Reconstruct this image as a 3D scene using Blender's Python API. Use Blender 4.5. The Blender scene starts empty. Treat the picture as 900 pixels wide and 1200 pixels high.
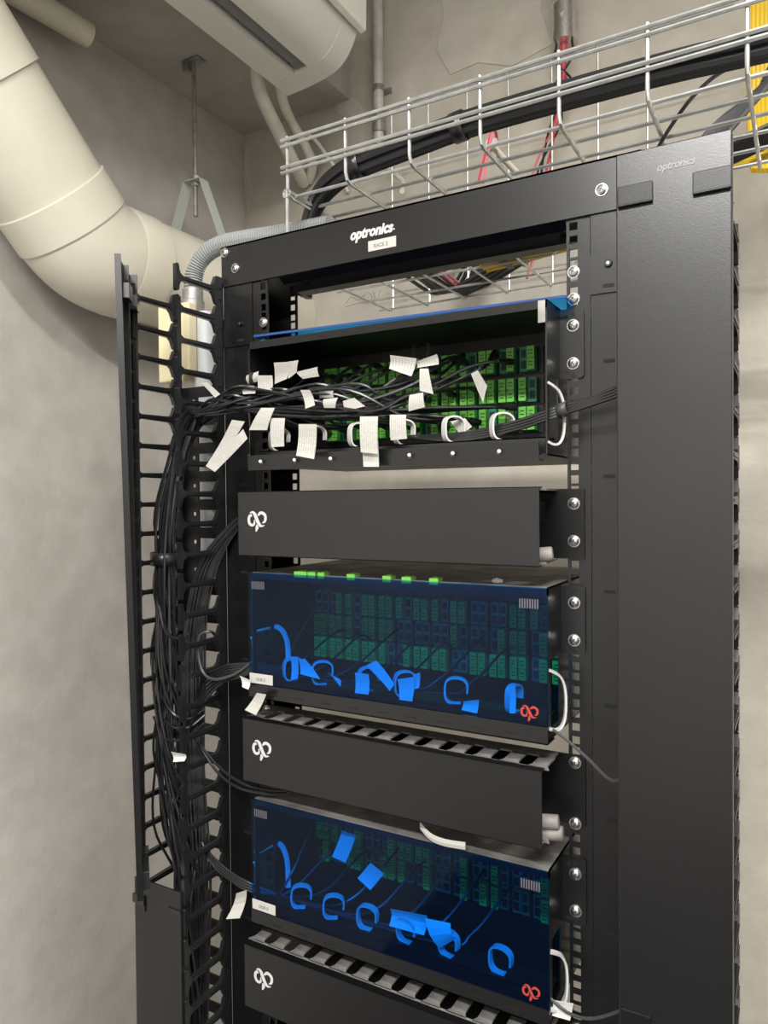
import bpy, math, random
from mathutils import Vector, Matrix
random.seed(7)
sc = bpy.context.scene
col = sc.collection
Z0 = 1.94            # local z = 0 is the upper screw of the topmost panel; the floor lies at local z = -Z0

# ------------------------------------------------------------------ camera
F_PX, YAW, PITCH, ROLL = 861.48, 0.519444, -0.016857, 0.008960
CAM = Vector((0.236412, -0.869273, -0.202878))
_fw = Vector((-math.sin(YAW)*math.cos(PITCH), math.cos(YAW)*math.cos(PITCH), math.sin(PITCH)))
_rt = Vector((math.cos(YAW), math.sin(YAW), 0))
_dn = _fw.cross(_rt)
_r2 = _rt*math.cos(ROLL) + _dn*math.sin(ROLL)
_d2 = -_rt*math.sin(ROLL) + _dn*math.cos(ROLL)
cd = bpy.data.cameras.new('camera')
cd.sensor_fit = 'VERTICAL'; cd.sensor_height = 24; cd.sensor_width = 18
cd.lens = F_PX*24/1200; cd.clip_start = 0.02; cd.clip_end = 50
cam = bpy.data.objects.new('camera', cd); col.objects.link(cam)
mw = Matrix.Identity(4)
for i in range(3):
    mw[i][0] = _r2[i]; mw[i][1] = -_d2[i]; mw[i][2] = -_fw[i]
mw[0][3], mw[1][3], mw[2][3] = CAM.x, CAM.y, CAM.z + Z0
cam.matrix_world = mw
sc.camera = cam

# ------------------------------------------------------------------ world, lamps, exposure
w = bpy.data.worlds.new('world'); sc.world = w; w.use_nodes = True
w.node_tree.nodes['Background'].inputs[0].default_value = (1.0, .97, .92, 1)
w.node_tree.nodes['Background'].inputs[1].default_value = 0.05
sc.view_settings.view_transform = 'Standard'
sc.view_settings.look = 'None'
sc.view_settings.gamma = 1.0
sc.view_settings.use_curve_mapping = False
sc.view_settings.exposure = 0.22
LAMPS = [((0.95, -0.85, 1.19), 1.2, 42.0), ((0.35, -2.0, 1.19), 1.2, 105.0)]   # ceiling tube lamps: place, length, watts

# ------------------------------------------------------------------ helpers
BASE = {}
def R3(x, y, Y):
    """a point on the plane y = Y seen along a measured direction (used to lay out loose cables and tags)"""
    d = _r2*((x-450)/F_PX) + _d2*((y-600)/F_PX) + _fw
    t = (Y-CAM.y)/d.y
    return CAM + d*t

class MB:
    def __init__(s): s.v = []; s.f = []; s.m = []; s.uv = None
    def add(s, vs, fs, mi=0):
        o = len(s.v); s.v += [tuple(p) for p in vs]
        for f in fs: s.f.append([i+o for i in f]); s.m.append(mi)
        return s
    def box(s, x0, x1, y0, y1, z0, z1, mi=0):
        if x0 > x1: x0, x1 = x1, x0
        if y0 > y1: y0, y1 = y1, y0
        if z0 > z1: z0, z1 = z1, z0
        return s.add([(x0,y0,z0),(x1,y0,z0),(x1,y1,z0),(x0,y1,z0),(x0,y0,z1),(x1,y0,z1),(x1,y1,z1),(x0,y1,z1)],
              [(3,2,1,0),(4,5,6,7),(0,1,5,4),(1,2,6,5),(2,3,7,6),(3,0,4,7)], mi)
    def obox(s, c, ux, uy, uz, hx, hy, hz, mi=0):
        c = Vector(c); P = []
        for sz in (-1,1):
            for sx, sy in ((-1,-1),(1,-1),(1,1),(-1,1)):
                P.append(c+ux*sx*hx+uy*sy*hy+uz*sz*hz)
        return s.add(P, [(3,2,1,0),(4,5,6,7),(0,1,5,4),(1,2,6,5),(2,3,7,6),(3,0,4,7)], mi)
    def prism(s, poly, axis, a, b, mi=0):
        """poly: 2D points; axis x: (y,z), y: (x,z), z: (x,y); extruded from a to b"""
        def mk(p, t):
            return {'x': (t, p[0], p[1]), 'y': (p[0], t, p[1]), 'z': (p[0], p[1], t)}[axis]
        n = len(poly)
        vs = [mk(p, a) for p in poly] + [mk(p, b) for p in poly]
        fs = [tuple(range(n))[::-1], tuple(range(n, 2*n))] + [(i, (i+1) % n, n+(i+1) % n, n+i) for i in range(n)]
        return s.add(vs, fs, mi)
    def tube(s, pts, r, n=6, mi=0, caps=True, rad=None):
        pts = [Vector(p) for p in pts]; N = len(pts); rings = []
        t0 = (pts[1]-pts[0]).normalized()
        up = Vector((0,0,1)) if abs(t0.z) < .9 else Vector((1,0,0))
        nrm = (up - t0*up.dot(t0)).normalized()
        vs = []
        for i, p in enumerate(pts):
            t = (pts[min(i+1,N-1)]-pts[max(i-1,0)])
            t = t.normalized() if t.length > 1e-9 else t0
            nrm = nrm - t*nrm.dot(t)
            nrm = nrm.normalized() if nrm.length > 1e-6 else t.orthogonal().normalized()
            b = t.cross(nrm)
            rr = rad[i] if rad else r
            for k in range(n):
                a = 2*math.pi*k/n
                vs.append(p + (nrm*math.cos(a)+b*math.sin(a))*rr)
        fs = []
        for i in range(N-1):
            for k in range(n):
                fs.append((i*n+k, i*n+(k+1) % n, (i+1)*n+(k+1) % n, (i+1)*n+k))
        if caps:
            fs.append(tuple(range(n))[::-1]); fs.append(tuple(range((N-1)*n, N*n)))
        return s.add(vs, fs, mi)
    def cyl(s, p0, p1, r, n=16, mi=0, r1=None):
        return s.tube([p0, p1], r, n, mi, True, [r, r if r1 is None else r1])
    def sheet(s, grid, th=.0004, mi=0):
        """grid: rows of points -> closed thin sheet, with uv over the sheet"""
        nr, nc = len(grid), len(grid[0])
        g = [[Vector(p) for p in r] for r in grid]
        nn = (g[0][-1]-g[0][0]).cross(g[-1][0]-g[0][0]).normalized()*th*.5
        vs = [p+nn for r in g for p in r] + [p-nn for r in g for p in r]
        o = nr*nc; fs = []
        for i in range(nr-1):
            for j in range(nc-1):
                a = i*nc+j
                fs.append((a, a+1, a+nc+1, a+nc)); fs.append((o+a+nc, o+a+nc+1, o+a+1, o+a))
        edge = [(0,j) for j in range(nc)]+[(i,nc-1) for i in range(1,nr)]+[(nr-1,j) for j in range(nc-2,-1,-1)]+[(i,0) for i in range(nr-2,0,-1)]
        e = [i*nc+j for i, j in edge]
        for k in range(len(e)):
            a, b = e[k], e[(k+1) % len(e)]
            fs.append((b, a, o+a, o+b))
        return s.add(vs, fs, mi)
    def mesh(s, name, mats, base=(0,0,0), smooth=False):
        bx, by, bz = base
        me = bpy.data.meshes.new(name)
        me.from_pydata([(x-bx, y-by, z-bz) for x, y, z in s.v], [], s.f)
        if not isinstance(mats, (list, tuple)): mats = [mats]
        for m in mats: me.materials.append(m)
        me.polygons.foreach_set('material_index', s.m)
        if smooth:
            me.polygons.foreach_set('use_smooth', [True]*len(s.f))
        me.update()
        if smooth:
            try: me.set_sharp_from_angle(angle=math.radians(smooth if smooth is not True else 40))
            except Exception: pass
        return me
    def centre(s):
        xs, ys, zs = zip(*s.v)
        return ((min(xs)+max(xs))/2, (min(ys)+max(ys))/2, min(zs))

def tag(o, label, cat, group=None, kind=None):
    if label: o['label'] = label
    if cat: o['category'] = cat
    if group: o['group'] = group
    if kind: o['kind'] = kind
    return o
def thing(name, label, cat, loc, group=None):
    o = bpy.data.objects.new(name, None); col.objects.link(o)
    o.empty_display_size = .02
    o.location = (loc[0], loc[1], loc[2]+Z0); BASE[o.name] = tuple(loc)
    return tag(o, label, cat, group)
def bevel(o, wd, seg=2):
    m = o.modifiers.new('bevel', 'BEVEL'); m.width = wd; m.segments = seg; m.limit_method = 'ANGLE'; m.angle_limit = math.radians(40)
    return o
def part(mb, name, mats, parent, smooth=False, label=None, bev=0):
    b = BASE[parent.name]
    o = bpy.data.objects.new(name, mb.mesh(name, mats, b, smooth)); col.objects.link(o)
    o.parent = parent; BASE[o.name] = b
    if label: o['label'] = label
    if bev: bevel(o, bev)
    return o
def inst(me, name, parent, loc, rot=None, label=None):
    """a part that shares mesh data; loc in scene coordinates, mesh modelled about its own origin"""
    b = BASE[parent.name]
    o = bpy.data.objects.new(name, me); col.objects.link(o)
    o.parent = parent; o.location = (loc[0]-b[0], loc[1]-b[1], loc[2]-b[2])
    if rot: o.rotation_euler = rot
    BASE[o.name] = tuple(loc)
    if label: o['label'] = label
    return o
def single(mb, name, mats, label, cat, group=None, smooth=False, bev=0, kind=None):
    b = mb.centre()
    o = bpy.data.objects.new(name, mb.mesh(name, mats, b, smooth)); col.objects.link(o)
    o.location = (b[0], b[1], b[2]+Z0); BASE[o.name] = b
    if bev: bevel(o, bev)
    return tag(o, label, cat, group, kind)
def struct(mb, name, mats, label):
    return single(mb, name, mats, label, None, kind='structure')
def spline(pts, per=8):
    pts = [Vector(p) for p in pts]; out = []
    for i in range(len(pts)-1):
        p0, p1, p2, p3 = pts[max(i-1,0)], pts[i], pts[i+1], pts[min(i+2,len(pts)-1)]
        for k in range(per):
            t = k/per
            out.append(.5*((2*p1)+(p2-p0)*t+(2*p0-5*p1+4*p2-p3)*t*t+(3*p1-p0-3*p2+p3)*t**3))
    out.append(pts[-1]); return out

# ------------------------------------------------------------------ materials
def mat(name, color, rough=.5, metal=0., spec=.5, var=0., vscale=8., bump=0., bscale=60., color2=None, coat=0., detail=4.):
    m = bpy.data.materials.new(name); m.use_nodes = True
    nt = m.node_tree; b = nt.nodes['Principled BSDF']
    b.inputs['Base Color'].default_value = (*color, 1); b.inputs['Roughness'].default_value = rough
    b.inputs['Metallic'].default_value = metal; b.inputs['Specular IOR Level'].default_value = spec
    if coat: b.inputs['Coat Weight'].default_value = coat; b.inputs['Coat Roughness'].default_value = .15
    tc = nt.nodes.new('ShaderNodeTexCoord')
    if var or color2:
        n = nt.nodes.new('ShaderNodeTexNoise'); n.inputs['Scale'].default_value = vscale; n.inputs['Detail'].default_value = detail
        nt.links.new(tc.outputs['Object'], n.inputs['Vector'])
        r = nt.nodes.new('ShaderNodeValToRGB')
        c2 = color2 or tuple(min(1, c*(1+var)) for c in color); c1 = color if color2 else tuple(c*(1-var) for c in color)
        r.color_ramp.elements[0].position = .35; r.color_ramp.elements[0].color = (*c1, 1)
        r.color_ramp.elements[1].position = .68; r.color_ramp.elements[1].color = (*c2, 1)
        nt.links.new(n.outputs['Fac'], r.inputs['Fac']); nt.links.new(r.outputs['Color'], b.inputs['Base Color'])
    if bump:
        n2 = nt.nodes.new('ShaderNodeTexNoise'); n2.inputs['Scale'].default_value = bscale; n2.inputs['Detail'].default_value = 5
        nt.links.new(tc.outputs['Object'], n2.inputs['Vector'])
        bp = nt.nodes.new('ShaderNodeBump'); bp.inputs['Strength'].default_value = bump; bp.inputs['Distance'].default_value = .004
        nt.links.new(n2.outputs['Fac'], bp.inputs['Height']); nt.links.new(bp.outputs['Normal'], b.inputs['Normal'])
    return m

def plaster(name, base, stain, rough=.9):
    """smooth cement plaster with blotches, patches and pits"""
    m = bpy.data.materials.new(name); m.use_nodes = True
    nt = m.node_tree; b = nt.nodes['Principled BSDF']; b.inputs['Roughness'].default_value = rough; b.inputs['Specular IOR Level'].default_value = .2
    tc = nt.nodes.new('ShaderNodeTexCoord')
    def noise(s, d, dist=0):
        n = nt.nodes.new('ShaderNodeTexNoise'); n.inputs['Scale'].default_value = s; n.inputs['Detail'].default_value = d
        n.inputs['Distortion'].default_value = dist
        nt.links.new(tc.outputs['Object'], n.inputs['Vector']); return n
    n1 = noise(1.7, 6, .6); n2 = noise(14, 5); n3 = noise(90, 4)
    def ramp(n, p0, p1, c0, c1):
        r = nt.nodes.new('ShaderNodeValToRGB')
        r.color_ramp.elements[0].position = p0; r.color_ramp.elements[0].color = (*c0, 1)
        r.color_ramp.elements[1].position = p1; r.color_ramp.elements[1].color = (*c1, 1)
        nt.links.new(n.outputs['Fac'], r.inputs['Fac']); return r
    r1 = ramp(n1, .38, .62, stain, base)
    r2 = ramp(n2, .3, .7, (.86, .85, .84), (1.05, 1.05, 1.05))
    mx = nt.nodes.new('ShaderNodeMix'); mx.data_type = 'RGBA'; mx.blend_type = 'MULTIPLY'; mx.inputs[0].default_value = .8
    nt.links.new(r1.outputs[0], mx.inputs[6]); nt.links.new(r2.outputs[0], mx.inputs[7])
    nt.links.new(mx.outputs[2], b.inputs['Base Color'])
    ad = nt.nodes.new('ShaderNodeMath'); ad.operation = 'MULTIPLY_ADD'; ad.inputs[1].default_value = .35
    nt.links.new(n3.outputs['Fac'], ad.inputs[0]); nt.links.new(n2.outputs['Fac'], ad.inputs[2])
    bp = nt.nodes.new('ShaderNodeBump'); bp.inputs['Strength'].default_value = .35; bp.inputs['Distance'].default_value = .006
    nt.links.new(ad.outputs[0], bp.inputs['Height']); nt.links.new(bp.outputs['Normal'], b.inputs['Normal'])
    return m

M = {}
M['wall'] = plaster('cream_plaster', (.56, .525, .455), (.46, .43, .375))
M['wall_left'] = plaster('grey_plaster', (.53, .505, .47), (.46, .437, .405))
M['ceil'] = plaster('grey_concrete', (.52, .50, .455), (.43, .41, .375))
M['wall_far'] = plaster('pale_plaster', (.70, .69, .67), (.62, .61, .59))
M['void'] = mat('dark_recess', (.004, .004, .004), .7)
M['floor'] = mat('grey_floor_tile', (.045, .045, .045), .5, var=.1, vscale=3)
M['black'] = mat('black_powder_coat', (.003, .003, .0036), .36, spec=.5, color2=(.0045, .0045, .0052), vscale=5, bump=.05, bscale=900)
M['black2'] = mat('black_powder_coat_scuffed', (.0036, .0036, .0042), .31, spec=.72, color2=(.006, .006, .0068), vscale=4, bump=.04, bscale=900)
M['dusty'] = mat('dusty_black_plastic', (.10, .095, .09), .8, color2=(.2, .19, .18), vscale=40)
M['dustytop'] = mat('dust_on_black_sheet', (.09, .086, .078), .8, color2=(.22, .205, .19), vscale=22)
M['plastic'] = mat('glossy_black_plastic', (.012, .012, .013), .30, spec=.75)
M['cable'] = mat('black_cable_jacket', (.016, .016, .018), .32, spec=.6)
M['cable_grey'] = mat('grey_cable_jacket', (.05, .05, .052), .42)
M['screw'] = mat('zinc_screw', (.75, .74, .72), .28, metal=1, var=.15, vscale=300)
M['hole'] = mat('dark_screw_recess', (.12, .12, .12), .5, metal=1)
M['galv'] = mat('galvanised_wire', (.60, .61, .60), .30, metal=.7, var=.12, vscale=60)
M['emt'] = mat('galvanised_conduit', (.62, .62, .59), .38, metal=.2, var=.15, vscale=30)
M['steel'] = mat('dull_steel', (.36, .35, .33), .42, metal=.6, var=.2, vscale=50)
M['pvc'] = mat('cream_pvc', (.66, .62, .51), .34, spec=.4, color2=(.78, .74, .63), vscale=4, detail=8)
M['pvc_small'] = mat('ivory_pvc', (.66, .62, .5), .4, var=.06)
M['ac'] = mat('white_abs', (.66, .65, .60), .35, var=.03)
M['acdark'] = mat('grey_louver', (.16, .16, .165), .5)
M['acpanel'] = mat('white_front_panel', (.80, .78, .71), .25)
M['tape'] = mat('white_pipe_tape', (.66, .63, .56), .6, var=.08, vscale=30)
M['flex'] = mat('grey_flexible_conduit', (.36, .37, .37), .45)
M['greypipe'] = mat('pale_grey_pipe', (.62, .64, .66), .4)
M['cream'] = mat('cream_foam', (.78, .70, .46), .7, var=.06, vscale=15)
M['strap'] = mat('pale_strap', (.50, .53, .50), .5, var=.06)
M['white'] = mat('white_plastic', (.56, .55, .53), .35, var=.03)
M['grime'] = mat('grimy_white_plastic', (.15, .138, .13), .6, color2=(.30, .28, .26), vscale=40)
M['greenl'] = mat('lime_green_cap', (.14, .48, .06), .45, var=.12, vscale=90)
M['greend'] = mat('dark_green_adapter', (.01, .20, .10), .45, var=.2, vscale=60)
M['lime'] = mat('lime_clip', (.20, .55, .07), .5)
M['slot'] = mat('adapter_slot', (.006, .02, .012), .6)
M['yellow'] = mat('yellow_cable', (.75, .50, .03), .42, var=.1)
M['red'] = mat('red_wire', (.55, .05, .07), .45)
M['pink'] = mat('pink_wire', (.62, .16, .2), .45)
M['label'] = mat('paper_label', (.50, .49, .455), .6)
M['ink'] = mat('black_ink', (.12, .12, .12), .6)
M['inkgrey'] = mat('grey_ink', (.20, .20, .20), .6)
M['printw'] = mat('white_print', (.56, .56, .55), .5)
M['printg'] = mat('grey_print', (.24, .24, .235), .5)
M['printr'] = mat('red_print', (.36, .04, .03), .5)
M['printd'] = mat('dim_print', (.09, .09, .11), .5)
M['edgeglow'] = mat('blue_edge_glow', (.02, .07, .24), .3)  # solid blue painted as the light gathered in the acrylic edge
M['tagwhite'] = mat('white_tag_paper', (.68, .67, .64), .6)
M['glue'] = mat('plaster_filler', (.6, .58, .52), .8)

def paper():
    m = bpy.data.materials.new('printed_paper_tag'); m.use_nodes = True
    nt = m.node_tree; b = nt.nodes['Principled BSDF']; b.inputs['Roughness'].default_value = .65
    uv = nt.nodes.new('ShaderNodeUVMap')
    sep = nt.nodes.new('ShaderNodeSeparateXYZ'); nt.links.new(uv.outputs[0], sep.inputs[0])
    wv = nt.nodes.new('ShaderNodeMath'); wv.operation = 'MULTIPLY'; wv.inputs[1].default_value = 8
    nt.links.new(sep.outputs['X'], wv.inputs[0])
    fr = nt.nodes.new('ShaderNodeMath'); fr.operation = 'FRACT'; nt.links.new(wv.outputs[0], fr.inputs[0])
    gt = nt.nodes.new('ShaderNodeMath'); gt.operation = 'GREATER_THAN'; gt.inputs[1].default_value = .6; nt.links.new(fr.outputs[0], gt.inputs[0])
    n = nt.nodes.new('ShaderNodeTexNoise'); n.inputs['Scale'].default_value = 22; nt.links.new(uv.outputs[0], n.inputs['Vector'])
    g2 = nt.nodes.new('ShaderNodeMath'); g2.operation = 'GREATER_THAN'; g2.inputs[1].default_value = .47; nt.links.new(n.outputs['Fac'], g2.inputs[0])
    ml = nt.nodes.new('ShaderNodeMath'); ml.operation = 'MULTIPLY'; nt.links.new(gt.outputs[0], ml.inputs[0]); nt.links.new(g2.outputs[0], ml.inputs[1])
    # keep a blank margin
    mg = nt.nodes.new('ShaderNodeMath'); mg.operation = 'COMPARE'; mg.inputs[1].default_value = .5; mg.inputs[2].default_value = .38
    nt.links.new(sep.outputs['Y'], mg.inputs[0])
    m2 = nt.nodes.new('ShaderNodeMath'); m2.operation = 'MULTIPLY'; nt.links.new(ml.outputs[0], m2.inputs[0]); nt.links.new(mg.outputs[0], m2.inputs[1])
    mx = nt.nodes.new('ShaderNodeMix'); mx.data_type = 'RGBA'; mx.inputs[6].default_value = (.49, .48, .44, 1); mx.inputs[7].default_value = (.33, .32, .30, 1)
    nt.links.new(m2.outputs[0], mx.inputs[0]); nt.links.new(mx.outputs[2], b.inputs['Base Color'])
    return m
M['paper'] = paper()

def acrylic():
    m = bpy.data.materials.new('blue_tinted_acrylic'); m.use_nodes = True
    nt = m.node_tree; nt.nodes.remove(nt.nodes['Principled BSDF']); out = nt.nodes['Material Output']
    tr = nt.nodes.new('ShaderNodeBsdfTransparent'); tr.inputs[0].default_value = (.22, .66, .99, 1)
    gl = nt.nodes.new('ShaderNodeBsdfGlossy'); gl.inputs['Roughness'].default_value = .06; gl.inputs['Color'].default_value = (1, 1, 1, 1)
    df = nt.nodes.new('ShaderNodeBsdfDiffuse'); df.inputs[0].default_value = (.05, .11, .30, 1)
    m0 = nt.nodes.new('ShaderNodeMixShader'); m0.inputs[0].default_value = .008
    nt.links.new(tr.outputs[0], m0.inputs[1]); nt.links.new(df.outputs[0], m0.inputs[2])
    m1 = nt.nodes.new('ShaderNodeMixShader'); m1.inputs[0].default_value = .016
    nt.links.new(m0.outputs[0], m1.inputs[1]); nt.links.new(gl.outputs[0], m1.inputs[2])
    nt.links.new(m1.outputs[0], out.inputs['Surface'])
    return m
M['acrylic'] = acrylic()
def emit(name, c, s):
    m = bpy.data.materials.new(name); m.use_nodes = True
    b = m.node_tree.nodes['Principled BSDF']; b.inputs['Base Color'].default_value = (*c, 1)
    b.inputs['Emission Color'].default_value = (*c, 1); b.inputs['Emission Strength'].default_value = s
    return m
M['tube'] = emit('lit_lamp_tube', (1, .98, .93), 3.0)

# ------------------------------------------------------------------ text and logo
def text_mesh(name, s, size, material, shear=0., bold=0., th=.0003):
    cu = bpy.data.curves.new(name, 'FONT'); cu.body = s; cu.size = size; cu.shear = shear; cu.offset = bold; cu.extrude = th
    cu.align_x = 'LEFT'; cu.resolution_u = 3
    o = bpy.data.objects.new(name, cu); col.objects.link(o)
    dg = bpy.context.evaluated_depsgraph_get(); dg.update()
    me = bpy.data.meshes.new_from_object(o.evaluated_get(dg)); me.name = name
    me.materials.clear(); me.materials.append(material)
    bpy.data.objects.remove(o); bpy.data.curves.remove(cu)
    return me
def text(parent, name, s, x, y, z, size, material, shear=0., bold=0., width=None, label=None):
    """front-facing lettering whose lower left corner is (x, z) on the plane y"""
    me = text_mesh(name, s, size, material, shear, bold)
    o = inst(me, name, parent, (x, y, z), (math.pi/2, 0, 0), label)
    if width:
        xs = [v.co.x for v in me.vertices]; k = width/(max(xs)-min(xs))
        for v in me.vertices: v.co.x *= k
    return o
def logo_mesh(name, w, material):
    k = w/410.0; mb = MB()
    def rib(pts, ws):
        P = [Vector((p[0]-150, 0, 545-p[1]))*k for p in pts]
        P = spline(P, 5); n = len(P); W = []
        for i in range(n):
            t = i/(n-1)*(len(ws)-1); a = int(min(t, len(ws)-2)); W.append((ws[a]+(ws[a+1]-ws[a])*(t-a))*k*.5)
        L, Rr = [], []
        for i in range(n):
            t = (P[min(i+1,n-1)]-P[max(i-1,0)]).normalized(); nn = Vector((-t.z, 0, t.x))
            L.append(P[i]+nn*W[i]); Rr.append(P[i]-nn*W[i])
        for i in range(n-1):
            q = [L[i], L[i+1], Rr[i+1], Rr[i]]; q2 = [p+Vector((0,-.0004,0)) for p in q]
            mb.add(q+q2, [(0,1,2,3),(7,6,5,4),(0,4,5,1),(2,6,7,3)])
    rib([(195,232),(255,215),(305,255),(345,335),(395,420),(445,452),(515,438)], [8,36,62,66,60,36,6])
    rib([(240,268),(190,285),(172,350),(192,415),(245,438),(292,412),(290,345)], [40,50,54,50,46,40,10])
    rib([(375,275),(420,232),(475,232),(525,268),(535,320),(518,372),(465,402)], [30,50,50,52,52,46,8])
    rib([(335,432),(350,480),(325,545)], [16,66,22])
    return mb.mesh(name, material)
LOGO_W = logo_mesh('logo', .033, M['printw'])
LOGO_R = logo_mesh('red_logo', .0215, M['printr'])

# ------------------------------------------------------------------ room
WL, WB, WR, WF = -1.177, .80, 2.1, -3.2
SOF, BEAM, CEI = .858, -.811, 1.25
m = MB(); m.box(WL-.15, WR+.15, WF-.15, WB+.15, -Z0-.1, -Z0); struct(m, 'floor', M['floor'], 'grey floor of the small equipment room')
m = MB(); m.box(WL-.15, WL, WF, WB+.15, -Z0, CEI+.1); struct(m, 'wall_left', M['wall_left'], 'grey plastered wall behind the large cream pipe')
m = MB(); m.box(WL, WR+.15, WB, WB+.15, -Z0, CEI+.1); struct(m, 'wall_back', M['wall'], 'cream plastered wall behind the rack')
m = MB(); m.box(WR, WR+.15, WF, WB, -Z0, CEI+.1); struct(m, 'wall_right', M['wall_far'], 'cream plastered wall on the right of the room')
m = MB(); m.box(WL-.15, WR+.15, WF-.15, WF, -Z0, CEI+.1); struct(m, 'wall_front', M['wall_far'], 'cream plastered wall behind the viewer')
m = MB(); m.box(BEAM, WR, WF, WB, CEI, CEI+.1); struct(m, 'ceiling', M['ceil'], 'concrete ceiling above the rack')
m = MB(); m.box(WL, BEAM, WF, WB, SOF, CEI+.1); struct(m, 'ceiling_beam', M['ceil'], 'wide concrete beam over the cream pipe')

wb = bpy.data.objects['wall_back']; wl_ = bpy.data.objects['wall_left']
M['patch'] = plaster('pale_filler_patch', (.60, .57, .50), (.50, .47, .41))
def blob(parent, pts, Y, name):
    P = [R3(x, y, Y) for x, y in pts]; m = MB(); m.prism([(p.x, p.z) for p in P], 'y', Y-.0025, Y+.0005); part(m, name, M['patch'], parent, bev=.001)
blob(wb, [(515,-30),(640,-40),(634,12),(648,52),(600,78),(560,74),(528,88),(512,60),(520,20)], WB, 'plaster_patch')
blob(wb, [(287,170),(293,176),(290,200),(296,222),(291,246),(288,236),(286,205)], WB, 'plaster_patch')
blob(wb, [(392,112),(420,118),(428,135),(410,142),(395,132)], WB, 'plaster_patch')
pm = MB()
for st in ([(405,356),(412,348),(420,352),(426,346)], [(428,344),(424,352),(432,356),(436,347),(430,342)], [(438,342),(441,353),(446,340)], [(404,360),(425,354),(446,350)]):
    pm.tube(spline([R3(x, y, WB-.0003) for x, y in st], 4), .0006, 5)
part(pm, 'pencil_scribble', M['inkgrey'], wb)
# ceiling tube lamps
for (lx, ly, lz), ln, wt in LAMPS:
    t = thing('ceiling_lamp', 'white ceiling tube lamp ' + ('nearer the rack' if ly > -1.5 else 'towards the back of the room'), 'lamp', (lx, ly, lz))
    m = MB(); m.prism([(ly-.07, CEI), (ly-.05, lz+.01), (ly+.05, lz+.01), (ly+.07, CEI)], 'x', lx-ln/2, lx+ln/2); part(m, 'housing', M['acpanel'], t)
    for dy in (-.03, .03):
        m = MB(); m.cyl((lx-ln/2+.02, ly+dy, lz-.006), (lx+ln/2-.02, ly+dy, lz-.006), .013, 12); part(m, 'tube', M['tube'], t, True)
    ld = bpy.data.lights.new('lamp_light', 'AREA'); ld.shape = 'RECTANGLE'; ld.size = ln; ld.size_y = .14; ld.energy = wt; ld.color = (1, .985, .955)
    lo = bpy.data.objects.new('lamp_light', ld); col.objects.link(lo); lo.parent = t; lo.location = (0, 0, -.03)

# ------------------------------------------------------------------ screws (shared mesh, head faces -y)
def screw_mesh(name, r):
    mb = MB(); n = 14
    prof = [(.0, r*1.18), (-.0012, r*1.18), (-.0012, r), (-.003, r*.93), (-.0044, r*.62), (-.0048, r*.3)]
    vs = []; fs = []
    for y, rr in prof:
        for k in range(n):
            a = 2*math.pi*k/n; vs.append((rr*math.cos(a), y, rr*math.sin(a)))
    for i in range(len(prof)-1):
        for k in range(n): fs.append((i*n+k, (i+1)*n+k, (i+1)*n+(k+1) % n, i*n+(k+1) % n))
    fs.append(tuple(range((len(prof)-1)*n, len(prof)*n))[::-1])
    mb.add(vs, fs)
    for a in (math.pi/4+.2, 3*math.pi/4+.2):
        mb.obox((0, -.0048, 0), Vector((math.cos(a), 0, math.sin(a))), Vector((0,1,0)), Vector((-math.sin(a), 0, math.cos(a))), r*.52, .0004, r*.11, 1)
    return mb.mesh(name, [M['screw'], M['hole']], smooth=35)
SCREW = screw_mesh('screw', .0062)
SCREW_D = MB(); SCREW_D.cyl((0,0,0), (0,-.003,0), .005, 12, 0, .0042); SCREW_D.cyl((0,-.003,0), (0,-.0031,0), .002, 6, 1)
SCREW_D = SCREW_D.mesh('screw', [M['black'], M['screw']], smooth=35)

# ------------------------------------------------------------------ two-post rack
XL, XR = -.4651, 0.0          # hole lines
XC = (XL+XR)/2
rack = thing('equipment_rack', 'tall black steel two-post rack with a lettered header bar holding the panels', 'rack', (XC, .03, -Z0))
U = .04445
def holes(zmin, zmax):
    out = []; k = -60
    while True:
        top = -.2381 + k*U
        if top-.0318 > zmax: break
        for d in (0, .015875, .03175):
            if zmin < top-d < zmax: out.append(top-d)
        k += 1
    return sorted(out)
def flange(x0, x1, xh, y0, y1, zmin, zmax):
    mb = MB(); h = .0048
    mb.box(x0, xh-h, y0, y1, zmin, zmax); mb.box(xh+h, x1, y0, y1, zmin, zmax)
    zs = holes(zmin, zmax); prev = zmin
    for z in zs:
        mb.box(xh-h, xh+h, y0, y1, prev, z-h); prev = z+h
    mb.box(xh-h, xh+h, y0, y1, prev, zmax)
    return mb
ZB, ZT = -Z0+.01, .150
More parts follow.
